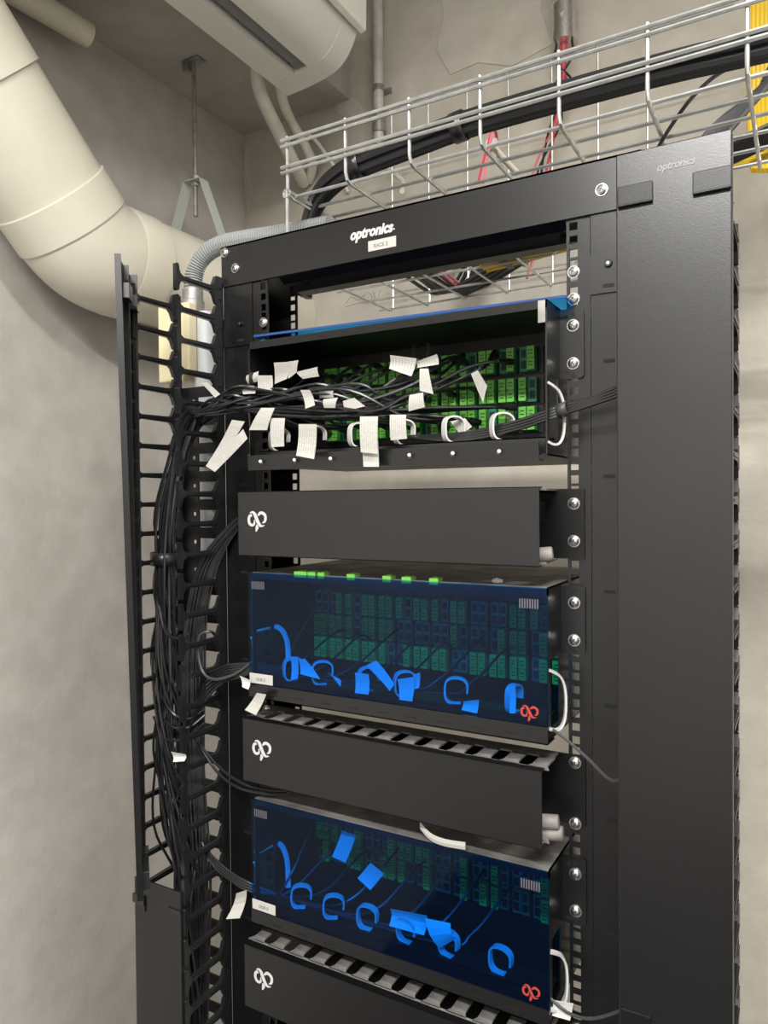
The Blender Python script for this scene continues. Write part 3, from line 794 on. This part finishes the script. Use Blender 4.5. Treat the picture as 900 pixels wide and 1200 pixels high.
# second bundle, rising from the back beside the upper blue panel
G1 = 'black cables of the inner bundle in the left cable manager'; L1 = 'thin black cable of the inner bundle low in the left cable manager'
for i in range(16):
    f = random.uniform(-1, 1); u = i/15
    pts = [(-.498+.01*f, .040, -.20), (-.522+.008*f, -.004-.012*u, -.245), (-.545+.005*f-.012*u, -.022-.02*u, -.30), (-.560-.015*u+.004*f, -.032-.02*u, -.38), (-.563-.018*u, -.036-.02*u+.006*f, -.48), (-.562-.016*u, -.036-.02*u, -.62), (-.560-.014*u+.01*f, -.036-.02*u, -.78), (-.558-.015*u, -.04, -1.0), (-.56-.012*u, -.04, -1.2)]
    cable(pts, .0020, L1, G1)
# cables leaving the blue panels on their left
G2 = 'cables entering the upper blue panel from the left'; L2 = 'black cable entering the upper blue panel from the left cable manager'
for i in range(7):
    f = (i-3)/3
    pts = [(-.425, -.02, -.452+.004*f), (-.455, -.035, -.446+.006*f), (-.485, -.044, -.452+.010*f), (-.515, -.046, -.462+.012*f), (-.545-.004*i, -.046+.008*f, -.495+.012*f), (-.57-.003*i, -.05+.012*f, -.56), (-.575-.003*i, -.05+.015*f, -.68), (-.572, -.045+.01*f, -.85), (-.57, -.04, -1.1)]
    cable(pts, .0020, L2, G2)
c = cable([R3(296,775,-.04), R3(275,790,-.05), R3(252,796,-.058), R3(238,788,-.06), R3(232,765,-.06), R3(234,745,-.062), R3(246,740,-.055), R3(252,744,-.03)], .0022, 'grey loop of cable curling out beside the upper blue panel', None, 'cable_grey')
for i, (a, b, d) in enumerate((((255,905),(285,925),(335,930)), ((258,900),(290,920),(335,926)))):
    cable([R3(232,870,-.05), R3(*a, -.055), R3(*b, -.06), R3(*d, -.045), (-.40, -.03, -.602+.004*i)], .0021, 'black cable hanging across to the middle slotted manager', 'two cables to the middle slotted manager')
for i in range(4):
    o = i*3
    cable([R3(232,985-o,-.04), R3(250,1005+o,-.05), R3(270,1022+o,-.052), R3(292,1035+o,-.05), (-.43, -.03, -.775)], .0021, 'black cable entering the lower blue panel from the left', 'cables entering the lower blue panel')
for i in range(3):
    cable([R3(180,790+25*i,-.06), R3(192,820+22*i,-.075), R3(205,838+15*i,-.078), R3(222,842+10*i,-.06), R3(240,830+8*i,-.04)], .002, 'black cable sagging between the finger rows of the left manager', 'sagging cables in the left manager')
cable([R3(185,700,-.07), R3(192,735,-.08), R3(205,748,-.085), R3(222,742,-.07)], .0022, 'black cable crossing in front of the main run at the left')
cable([R3(648,855,-.052), R3(665,868,-.055), R3(690,890,-.058), R3(718,915,-.06), (.085, -.06, -.50), (.1, -.055, -.6)], .0019, 'thin black cable slanting down from the right of the upper blue panel', None, 'cable_grey')
cable([R3(645,1170,-.05), R3(668,1188,-.055), R3(700,1193,-.06), (.09, -.06, -.74)], .0019, 'thin black cable leaving the lower blue panel at its right', None, 'cable_grey')
# cables inside the blue panels
for zt, nm in ((-.3045, 'upper'), (-.6285, 'lower')):
    for i in range(8):
        x = -.42+.045*i
        c = cable([(x, .08, zt-.09-.01*(i % 3)), (x-.004, .05, zt-.10), (x-.03, .0, zt-.135), (x-.07 if x > -.33 else -.42, -.02, zt-.148), (-.425, -.025, zt-.150)] if x > -.38 else [(x, .08, zt-.06), (x, .05, zt-.075), (x, .0, zt-.12), (-.43, -.02, zt-.15)], .0018, 'dark cable behind the blue cover of the %s blue panel' % nm, 'cables inside the %s blue panel' % nm)
    cable([R3(299, 738 if nm == 'upper' else 1000, -.02), R3(325, 735 if nm == 'upper' else 988, 0.0), R3(336, 750 if nm == 'upper' else 1005, .0), R3(338, 775 if nm == 'upper' else 1040, -.01)], .0042,
        'pale cable sleeve arching at the left inside the %s blue panel' % nm, None, 'white', name='cable_sleeve')
# tags inside the blue panels
def loose(q, Y, label, cat='tag', bend=.002, name='paper_tag', mt='tagwhite'):
    P = [R3(p[0], p[1], Y) for p in q]
    a, b, c, d = P; n = (b-a).cross(d-a).normalized(); rows = []
    for i in range(5):
        t = i/4; rows.append([a.lerp(d, t)+n*bend*math.sin(t*3.14), (a.lerp(d, t)+b.lerp(c, t))/2+n*bend*math.sin(t*3.14), b.lerp(c, t)+n*bend*math.sin(t*3.14)])
    mb = MB(); mb.sheet(rows, .0006); return single(mb, name, M[mt], label, cat)
YT = -.046
loose([(350,773),(357,772),(375,796),(352,790)], YT, 'slanted paper tag at the left inside the upper blue panel')
loose([(341,770),(349,770),(349,795),(341,797)], YT+.003, 'upright paper strip farthest left inside the upper blue panel')
loose([(384,788),(390,792),(400,798),(399,805)], YT, 'small bent tag second from the left inside the upper blue panel')
loose([(416,788),(432,790),(432,814),(416,812)], YT-.003, 'square tag below the folded tag inside the upper blue panel')
loose([(429,780),(441,774),(462,802),(457,810)], YT, 'folded long tag at the middle inside the upper blue panel')
loose([(466,796),(486,793),(483,822),(468,820)], YT-.003, 'large upright tag right of the folded one in the upper blue panel')
loose([(484,791),(492,788),(491,806),(485,808)], YT+.003, 'narrow tag behind the large upright one in the upper blue panel')
loose([(543,822),(561,820),(559,836),(541,832)], YT-.004, 'tag lying low near the right ring of the upper blue panel')
loose([(597,804),(604,804),(604,836),(597,836)], YT-.004, 'thin upright tag next to the red emblem of the upper blue panel')
loose([(401,973),(417,979),(405,1011),(389,1004)], YT+.02, 'upper of two slanted tags in the lower blue panel')
loose([(434,1011),(450,1024),(434,1043),(419,1029)], YT+.02, 'lower of two slanted tags in the lower blue panel')
loose([(457,1065),(500,1073),(497,1096),(456,1085)], YT+.01, 'wide crumpled tag at the rings of the lower blue panel', bend=.006)
loose([(498,1076),(528,1082),(535,1100),(515,1111)], YT+.012, 'crumpled tag end right of the wide one in the lower blue panel', bend=-.006)
# loose tags outside
loose([(301,812),(312,814),(300,838),(287,832)], -.075, 'white tag resting on the left end of the middle slotted manager', mt='paper')
loose([(281,792),(293,797),(291,808),(284,805)], -.07, 'small white folded tag beside the corner of the upper blue panel')
t_ = loose([(277,1047),(289,1043),(281,1076),(265,1077)], -.07, 'white paper tag hanging left of the lower blue panel', mt='paper', bend=.005)
loose([(200,881),(217,884),(216,892),(203,893)], -.102, 'white clip-like tag on the finger tips of the left manager', bend=.003)
loose([(648,1172),(672,1176),(668,1196),(647,1190)], -.05, 'white tag at the lower right of the lower blue panel')
# little things lying on the panels
for i, (x, y, wd) in enumerate(((353,668,.021), (366,668,.012), (377,669,.010), (412,671,.012), (454,674,.012), (477,674,.013), (509,677,.012))):
    p = R3(x, y, -.052)
    m = MB(); m.box(p.x-wd/2, p.x+wd/2, -.052, -.040, -.3045, -.3005); m.box(p.x-wd/2, p.x+wd/2, -.0545, -.052, -.3085, -.3005); m.box(p.x-wd*.3, p.x+wd*.3, -.050, -.042, -.3005, -.2995)
    single(m, 'green_clip', M['lime'], ['broad lime green clip, leftmost on the upper blue panel', 'lime green clip, second from the left on the upper blue panel', 'lime green clip, third from the left on the upper blue panel', 'lone lime green clip at the left of the middle of the upper blue panel', 'lime green clip, fifth from the left on the upper blue panel', 'lime green clip second from the right on the upper blue panel', 'lime green clip farthest right on the upper blue panel'][i], 'clip', 'lime green clips on the upper blue panel')
m = MB(); p = R3(583, 682, -.045); m.tube([(p.x-.006, -.045, -.301), (p.x, -.046, -.3), (p.x+.006, -.044, -.301)], .0033, 8, 0, True, [.002, .0035, .002]); single(m, 'plastic_scrap', M['white'], 'small white scrap on top of the upper blue panel', 'scrap', None, True)
a = [R3(493,967,-.058), R3(505,980,-.06), R3(522,987,-.062), R3(546,991,-.062)]
m = MB(); P = spline(a, 5); rows = [[p+Vector((0,-.001,.0045)), p+Vector((0,-.002,0)), p+Vector((0,-.001,-.0045))] for p in P]; m.sheet(rows, .0008)
single(m, 'plastic_strip', M['label'], 'curved white strip lying between middle manager and lower blue panel', 'strip')

# ------------------------------------------------------------------ big cream pipe, hanger, small pipe
PX, PZ, PR = -1.040, .310, .112
pipe = thing('drain_pipe', 'large cream plastic drain pipe with an elbow beside the rack', 'pipe', (PX, .2, PZ-PR))
s45 = math.sqrt(.5)
E0 = Vector((PX, .151, PZ))                       # meeting point of both axes
d1 = Vector((0, -s45, s45)); d2 = Vector((0, 1, 0))
m = MB(); m.tube([E0+d1*.10, E0+d1*1.2], PR, 48); part(m, 'upper_run', M['pvc'], pipe, True)
m = MB(); m.tube([E0+d1*.318, E0+d1*.320, E0+d1*.46, E0+d1*.462], PR, 48, 0, True, [PR, PR+.006, PR+.006, PR]); part(m, 'coupling', M['pvc'], pipe, 30)
m = MB(); m.tube([E0+d1*.050, E0+d1*.056, E0+d1*.124, E0+d1*.126], PR, 48, 0, True, [PR+.002, PR+.006, PR+.0045, PR]); part(m, 'collar', M['pvc'], pipe, 30)
A = E0+d1*.058; Bp = E0+d2*.058; arc = []
for k in range(13):
    t = k/12; arc.append((1-t)**2*A + 2*t*(1-t)*E0 + t*t*Bp)
m = MB(); m.tube(arc, PR+.003, 48); part(m, 'elbow', M['pvc'], pipe, True)
m = MB(); m.tube([E0+d2*.052, E0+d2*.057, E0+d2*.128, E0+d2*.130], PR, 48, 0, True, [PR+.003, PR+.0045, PR+.004, PR]); part(m, 'collar', M['pvc'], pipe, 30)
m = MB(); m.tube([E0+d2*.05, Vector((PX, WB-.001, PZ))], PR, 40); part(m, 'level_run', M['pvc'], pipe, True)
hg = thing('pipe_hanger', 'threaded rod and strap hanger holding the large cream pipe', 'hanger', (PX, .46, PZ-PR))
m = MB(); m.cyl((PX, .46, .485), (PX, .46, SOF-.004), .005, 10)
for k in range(40): m.cyl((PX, .46, .487+k*.006), (PX, .46, .490+k*.006), .0058, 8)
part(m, 'threaded_rod', M['steel'], hg, True)
m = MB(); m.box(PX-.025, PX+.025, .445, .475, SOF-.004, SOF-.0005); m.box(PX-.030, PX-.012, .452, .468, SOF-.022, SOF-.004); part(m, 'anchor_plate', M['steel'], hg)
m = MB(); m.cyl((PX, .46, .557), (PX, .46, .565), .010, 6); m.cyl((PX, .46, .573), (PX, .46, .581), .010, 6); part(m, 'nut', M['screw'], hg)
m = MB()
P = [Vector((PX-.026, 0, .569)), Vector((PX-PR*.98, 0, PZ+.05))]
ang0 = math.radians(155)
for k in range(19):
    a = ang0 + math.radians(230)*k/18
    P.append(Vector((PX+(PR+.002)*math.cos(a), 0, PZ+(PR+.002)*math.sin(a))))
P += [Vector((PX+PR*.98, 0, PZ+.05)), Vector((PX+.026, 0, .569)), Vector((PX-.026, 0, .569))]
vs = []
for p in P: vs += [(p.x, .445, p.z), (p.x, .475, p.z)]
m.add(vs, [(2*i, 2*i+1, 2*i+3, 2*i+2) for i in range(len(P)-1)])
o = part(m, 'strap', M['strap'], hg); sd = o.modifiers.new('solid', 'SOLIDIFY'); sd.thickness = .002
m = MB(); a, b = Vector((-1.092, .200, .795)), Vector((-1.165, -.55, .815))
m.tube([b, a+(b-a)*.02, a], .0265, 24, 0, True, [.0265, .0265, .0255]); m.tube([a+(b-a)*.004, a+(a-b).normalized()*.0005], .02, 20)
single(m, 'small_pipe', M['pvc_small'], 'short ivory plastic pipe stub under the beam', 'pipe', None, 40)

# ------------------------------------------------------------------ flexible conduit and cream block beside the rack
fx = thing('flexible_conduit', 'grey corrugated conduit bending down into a pale pipe behind the left manager', 'conduit', (-.66, .07, -.3))
P = spline([(-.40, .085, .222), (-.50, .085, .226), (-.575, .082, .230), (-.622, .078, .228), (-.652, .073, .214), (-.668, .070, .192), (-.672, .068, .170), (-.672, .067, .150)], 9)
# resample evenly for the corrugation
L = [0]
for i in range(1, len(P)): L.append(L[-1]+(P[i]-P[i-1]).length)
Q = []; rad = []; step = .0016; s = 0; i = 0; k = 0
while s < L[-1]:
    while L[i+1] < s: i += 1
    t = (s-L[i])/(L[i+1]-L[i]); Q.append(P[i].lerp(P[i+1], t)); rad.append(.0155 if k % 3 < 2 else .0118); s += step; k += 1
m = MB(); m.tube(Q, .014, 14, 0, True, rad); part(m, 'corrugated_hose', M['flex'], fx)
m = MB(); m.tube([(-.672, .067, .158), (-.672, .067, .140), (-.672, .067, .1385), (-.672, .067, .118)], .017, 20, 0, True, [.0175, .0175, .0195, .0195]); part(m, 'fitting', M['steel'], fx, 30)
m = MB(); m.cyl((-.652, .078, .118), (-.652, .078, -.30), .0205, 20); part(m, 'pale_pipe', M['greypipe'], fx, True)
cb = thing('wall_block', 'cream block clipped behind the fingers of the left manager', 'block', (-.705, .055, .022))
m = MB(); m.box(-.735, -.676, .046, .075, .002, .134); part(m, 'block', M['cream'], cb, bev=.004)
m = MB(); m.box(-.674, -.652, .036, .056, .010, .130); part(m, 'side_block', M['cream'], cb, bev=.003)
m = MB(); m.box(-.690, -.668, .030, .045, .038, .100); part(m, 'clasp', M['cream'], cb, bev=.001)

# ------------------------------------------------------------------ air conditioner on the beam
AY0, AY1 = -.33, .527
ac = thing('air_conditioner', 'white wall-mounted air conditioner on the beam', 'air conditioner', (-.72, .1, .741))
cur = [(p.x, p.z) for p in spline([(-.700, 0, .7515), (-.672, 0, .760), (-.648, 0, .778), (-.630, 0, .804), (-.617, 0, .835), (-.611, 0, .870)], 4)]
prof = [(BEAM, .741), (-.752, .7445), (-.712, .7495)] + cur + [(-.610, 1.0), (-.63, 1.02), (BEAM, 1.02)]
for ya in (AY1-.055, AY0):
    m = MB(); m.prism(prof, 'y', ya, ya+.055); part(m, 'end_cap', M['ac'], ac, 50)
mid = [(BEAM, .7415), (-.752, .7450), (-.752, .775), (-.712, .785), (-.712, .7500)] + [(x-.0005, z+.0005) for x, z in cur] + [(-.6105, 1.0), (-.6305, 1.0195), (BEAM, 1.0195)]
m = MB(); m.prism(mid, 'y', AY0+.055, AY1-.055); part(m, 'body', M['ac'], ac, 50)
m = MB(); m.box(-.7515, -.7125, AY0+.056, AY1-.056, .770, .7745)
for k in range(9): m.box(-.75, -.714, AY0+.10+k*.085, AY0+.103+k*.085, .758, .772)
part(m, 'outlet', M['acdark'], ac)
m = MB(); ux = Vector((.97, 0, .22)).normalized(); m.obox((-.728, (AY0+AY1)/2, .756), ux, Vector((0,1,0)), ux.cross(Vector((0,1,0))), .012, (AY1-AY0)/2-.06, .0016); part(m, 'louver', M['acdark'], ac)
m = MB(); m.prism([(-.612, .822), (-.598, .826), (-.594, .98), (-.60, 1.005), (-.616, 1.0), (-.616, .83)], 'y', AY0-.002, AY1+.004); part(m, 'front_panel', M['acpanel'], ac, bev=.002)
pt = thing('refrigerant_lines', 'white taped pipes dropping from behind the air conditioner', 'pipe', (-.80, .66, .5))
m = MB(); m.tube(spline([(-.842, .44, .84), (-.842, .455, .80), R3(303,100,.50), R3(312,125,.55), R3(328,158,.62), R3(344,190,.70), R3(356,214,.785)], 6), .0165, 14); part(m, 'taped_pipe', M['tape'], pt, True)
m = MB(); m.tube(spline([(-.830, .50, .85), R3(330,112,.56), R3(340,140,.64), R3(356,168,.70), R3(366,192,.75), R3(362,212,.79)], 6), .0125, 12); part(m, 'taped_pipe', M['tape'], pt, True)
m = MB(); m.tube(spline([R3(335,128,.60), R3(346,152,.66), R3(365,160,.70), R3(380,178,.74), R3(398,205,.77), R3(408,225,.79)], 6), .0045, 8); part(m, 'drain_hose', M['tape'], pt, True)

# ------------------------------------------------------------------ galvanised conduits on the back wall
t = thing('conduit_pipe', 'slim galvanised conduit on the back wall left of the tray', 'conduit', (-.709, .775, .70))
m = MB(); m.cyl((-.709, .775, .715), (-.709, .775, CEI), .0130, 20); part(m, 'tube', M['emt'], t, True)
m = MB(); m.tube([(-.709, .775, .735), (-.709, .775, .755), (-.709, .775, .756), (-.709, .775, .790)], .017, 20, 0, True, [.0175, .0175, .0158, .0158]); m.cyl((-.709, .752, .77), (-.709, .762, .77), .004, 8); part(m, 'connector', M['steel'], t, 30)
m = MB(); m.box(-.735, -.683, .797, .7995, .84, .855); m.cyl((-.709, .7755, .84), (-.709, .7755, .855), .0142, 20); part(m, 'pipe_strap', M['steel'], t)
m = MB(); m.tube(spline([(-.709, .775, .72), (-.70, .77, .68), (-.66, .74, .62), (-.60, .70, .56), (-.56, .62, .50)], 6), .006, 8); part(m, 'wire', M['tape'], t, True)
t = thing('conduit_pipe', 'thick galvanised conduit ending open above the tray with red and black wires', 'conduit', (-.227, .765, .80))
m = MB(); m.cyl((-.227, .765, .83), (-.227, .765, CEI), .0225, 24); part(m, 'tube', M['emt'], t, True)
m = MB(); m.tube([(-.227, .765, .806), (-.227, .765, .826), (-.227, .765, .827), (-.227, .765, .888), (-.227, .765, .889), (-.227, .765, .893)], .027, 24, 0, True, [.0275, .0275, .0255, .0255, .0275, .0265]); m.cyl((-.227, .733, .86), (-.227, .742, .86), .005, 8); part(m, 'connector', M['screw'], t, 30)
for k, (mt_, dx) in enumerate((('red', -.004), ('red', .004), ('cable', -.011), ('cable', .012), ('pink', .0))):
    m = MB(); m.tube(spline([(-.227+dx, .765, .83), (-.227+dx*1.6, .760, .77), (-.225-dx*2, .75, .70), (-.235+dx, .73, .62), (-.24-.01*k, .70, .50), (-.26, .68, .36), (-.28, .66, .268)], 6), .0026, 7); part(m, 'wire', M[mt_], t, True)

# ------------------------------------------------------------------ wire mesh trays
WR_ = .0026
def wire(mb, pts, r=WR_): mb.tube(pts, r, 7)
tr = thing('wire_cable_tray', 'galvanised wire mesh tray above the rack, its side facing the viewer', 'cable tray', (0, .17, .25))
TX0, TX1 = -.437, .93
y0t, y1t, zbt, ztt = .022, .285, .252, .334
X_ = TX0+.003; i = 0
while X_ < TX1:
    m = MB(); wire(m, [(X_, y0t, ztt+.006), (X_, y0t, zbt+.012), (X_, y0t+.004, zbt+.003), (X_, y0t+.012, zbt), (X_, y1t, zbt)]); part(m, 'cross_wire', M['galv'], tr, True)
    X_ += .1028; i += 1
for yy, zz in ((y0t-.004, ztt), (y0t-.004, ztt-.009), (y0t-.004, ztt-.040), (y0t-.004, ztt-.048)):
    m = MB(); wire(m, [(TX0-.006, yy, zz), (TX1, yy, zz)]); part(m, 'side_wire', M['galv'], tr, True)
yy = y0t+.016
while yy <= y1t+.001:
    m = MB(); wire(m, [(TX0-.006, yy, zbt+.004), (TX1, yy, zbt+.004)]); part(m, 'floor_wire', M['galv'], tr, True); yy += .0475
m = MB(); wire(m, [(TX0+.006, y0t, zbt+.006), (TX0+.008, y1t, zbt)]); wire(m, [(TX0+.004, y0t-.003, zbt+.008), (TX0+.004, y0t-.003, zbt-.064)]); m.tube([(TX0+.004+.006*math.cos(a), y0t-.004, zbt+.002+.006*math.sin(a)) for a in [k*.7 for k in range(10)]], .002, 6); part(m, 'end_clip', M['galv'], tr, True)
# rear tray with its tall back side on the wall
t2 = thing('wire_cable_tray', 'galvanised wire mesh tray against the wall, tall side at the back', 'cable tray', (0, .55, .25))
RX0 = -.66
X_ = RX0
while X_ < .02:
    if X_ < -.2: P = [(X_+.03, .40, .252), (X_+.03, .688, .252), (X_+.03, .70, .262), (X_+.03, .70, .725), (X_+.03, .688, .740)]
    else: P = [(X_+.03, .70, .30), (X_+.03, .70, .725), (X_+.03, .688, .740)]
    m = MB(); wire(m, P); part(m, 'cross_wire', M['galv'], t2, True); X_ += .0985
for yy, zz, xe in ((.40, .256, -.16), (.50, .256, -.16), (.60, .256, -.16), (.685, .256, .12), (.697, .735, .12), (.697, .66, .12), (.697, .36, .12)):
    m = MB(); wire(m, [(RX0, yy, zz), (xe, yy, zz)] if xe > 0 else [(RX0, yy, zz), (xe-.02, yy, zz), (xe-.006, yy, zz+.006), (xe, yy, zz+.03)]); part(m, 'long_wire', M['galv'], t2, True)
for xx_ in (-.5, .05):
    m = MB(); m.box(xx_-.01, xx_+.01, .702, .7995, .362, .365); m.box(xx_-.01, xx_+.01, .797, .7995, .335, .365); part(m, 'wall_bracket', M['galv'], t2)
# thick black run lying in the front tray
G3 = 'thick black cables running along the front tray'
for k in range(7):
    a = k*math.pi*2/6; dy, dz = (.0125*math.cos(a), .0115*math.sin(a)) if k < 6 else (0, 0)
    o = Vector((0, dy, dz))
    pts = [(-.455, .095, .13), (-.452, .095, .19), (-.447, .095, .235), (-.425, .09, .270), (-.389, .085, .290), (-.342, .082, .3005), (-.241, .080, .309), (-.187, .080, .314), (-.111, .08, .316), (.005, .08, .316), (.107, .08, .314), (.30, .08, .306), (.93, .08, .300)]
    pts = [Vector(p)+o*(1 if i > 2 else .9) for i, p in enumerate(pts)]
    cable(pts, .0068, 'thick black cable in the bundle along the front tray', G3, 'cable', 8, name='trunk_cable')
for pxy, lb in (((418, 198), 'black tape wrap on the tray bundle nearer its left bend'), ((538, 146), 'black tape wrap on the tray bundle near its middle')):
    p = R3(pxy[0], pxy[1], .08)
    zz = .3005 if pxy[0] < 500 else .3145
    wrap((p.x, .08 if pxy[0] > 500 else .083, zz), .0205, .0205, .009, lb, 'plastic', (1, 0, .1))
cable([R3(765,185,.10), R3(785,150,.12), R3(815,110,.14), R3(850,82,.15), R3(900,68,.15), R3(960,60,.15)], .0026, 'single thin black cable arcing up across the front tray')
for k in range(10):
    f = k/9
    cable([R3(800+6*k,190-4*k,.36), R3(840+5*k,145-3*k,.38), R3(880+4*k,115-4*k,.40), R3(930,85-3*k,.42), (.6, .5, .62+.02*f)], .0045, 'dark grey cable sweeping up behind the front tray at the right', 'dark cables at the right of the trays', 'cable_grey')
GY = 'yellow cables hanging at the right'; 
for k in range(5):
    x = 877+5*k
    cable([R3(x,-40,.62), R3(x,10,.60), R3(x,60,.60), R3(x+1,120,.60), R3(x+3,170,.55), R3(x+6,200,.50)], .0048, 'yellow cable hanging down at the right edge', GY, 'yellow', 8, name='yellow_cable')
for k in range(3):
    cable([R3(790,203+3*k,.46), R3(850,191+3*k,.46), R3(895,182+3*k,.45), R3(960,170,.44)], .0048, 'yellow cable lying level in the tray beside the right cover', 'level yellow cables', 'yellow', 8, name='yellow_cable')
# yellow coil and black bundle in the rear tray, seen through the gap below the header
yc = thing('yellow_cable_coil', 'coiled yellow cable tied with black in the rear tray', 'cable coil', (-.22, .47, .26))
for k in range(7):
    m = MB(); m.tube(spline([(-.325, .490+.009*k, .262+.004*(k % 2)), (-.29, .475+.011*k, .264+.005*(k % 2)), (-.22, .465+.011*k, .266+.004*(k % 2)), (-.13, .455+.011*k, .27), (-.02, .46+.011*k, .275), (.10, .47+.010*k, .285)], 6), .0048, 8); part(m, 'strand', M['yellow'], yc, True)
for x_ in (-.275, -.245): 
    m = MB(); m.box(x_-.006, x_+.006, .462, .552, .2575, .278); part(m, 'tie', M['cable'], yc, bev=.003)
for k in range(12):
    f = random.uniform(-1, 1)
    cable([(-.46+.012*f+.004*k, .36, .262+.003*(k % 3)), (-.47+.012*f+.004*k, .45, .265), (-.485+.01*f+.005*k, .56, .264+.004*(k % 3)), (-.49+.008*f+.005*k, .66, .268), (-.47+.01*f+.006*k, .72, .30), (-.45+.006*k, .74, .36)], .0042, 'black cable crossing the rear tray below the header', 'black cables crossing the rear tray')
for k in range(2):
    cable([(-.41+.01*k, .37, .27), (-.42+.01*k, .47, .272), (-.43+.012*k, .58, .270), (-.44+.012*k, .70, .268)], .0036, 'pink wire beside the black cables in the rear tray', 'pink wires in the rear tray', 'pink', name='pink_wire')
for k in range(8):
    cable([(-.44, .69-.008*k, .264), (-.35, .64-.01*k, .266+.003*(k % 2)), (-.25, .56-.01*k, .27), (-.12, .48-.01*k, .275), (.02, .44-.01*k, .30), (.2, .43-.01*k, .345)], .004, 'dark cable curving through the rear tray in front of the yellow coil', 'dark cables under the yellow coil', 'cable_grey')
# red and white wires dropping in the tray
for k, mt_ in enumerate(('red', 'pink')):
    cable([R3(560+6*k,215,.30), R3(566+4*k,190,.30), R3(573+2*k,165,.30), R3(578,152,.31), R3(582,160,.34), R3(584,185,.36)], .0024, 'red wire looping up in the tray left of its middle' if k == 0 else 'pinkish wire looping up in the tray beside the red one', None, mt_, name='loose_wire')
m = MB(); m.tube(spline([R3(577,170,.33), R3(590,186,.36), R3(606,203,.40)], 5), .0055, 10); m.cyl(R3(577,170,.33)-Vector((.008,0,0)), R3(577,170,.33)+Vector((.008,0,0)), .010, 10); single(m, 'tray_connector', M['tape'], 'pale plastic tie-like connector lying across the tray floor', 'connector', None, True)
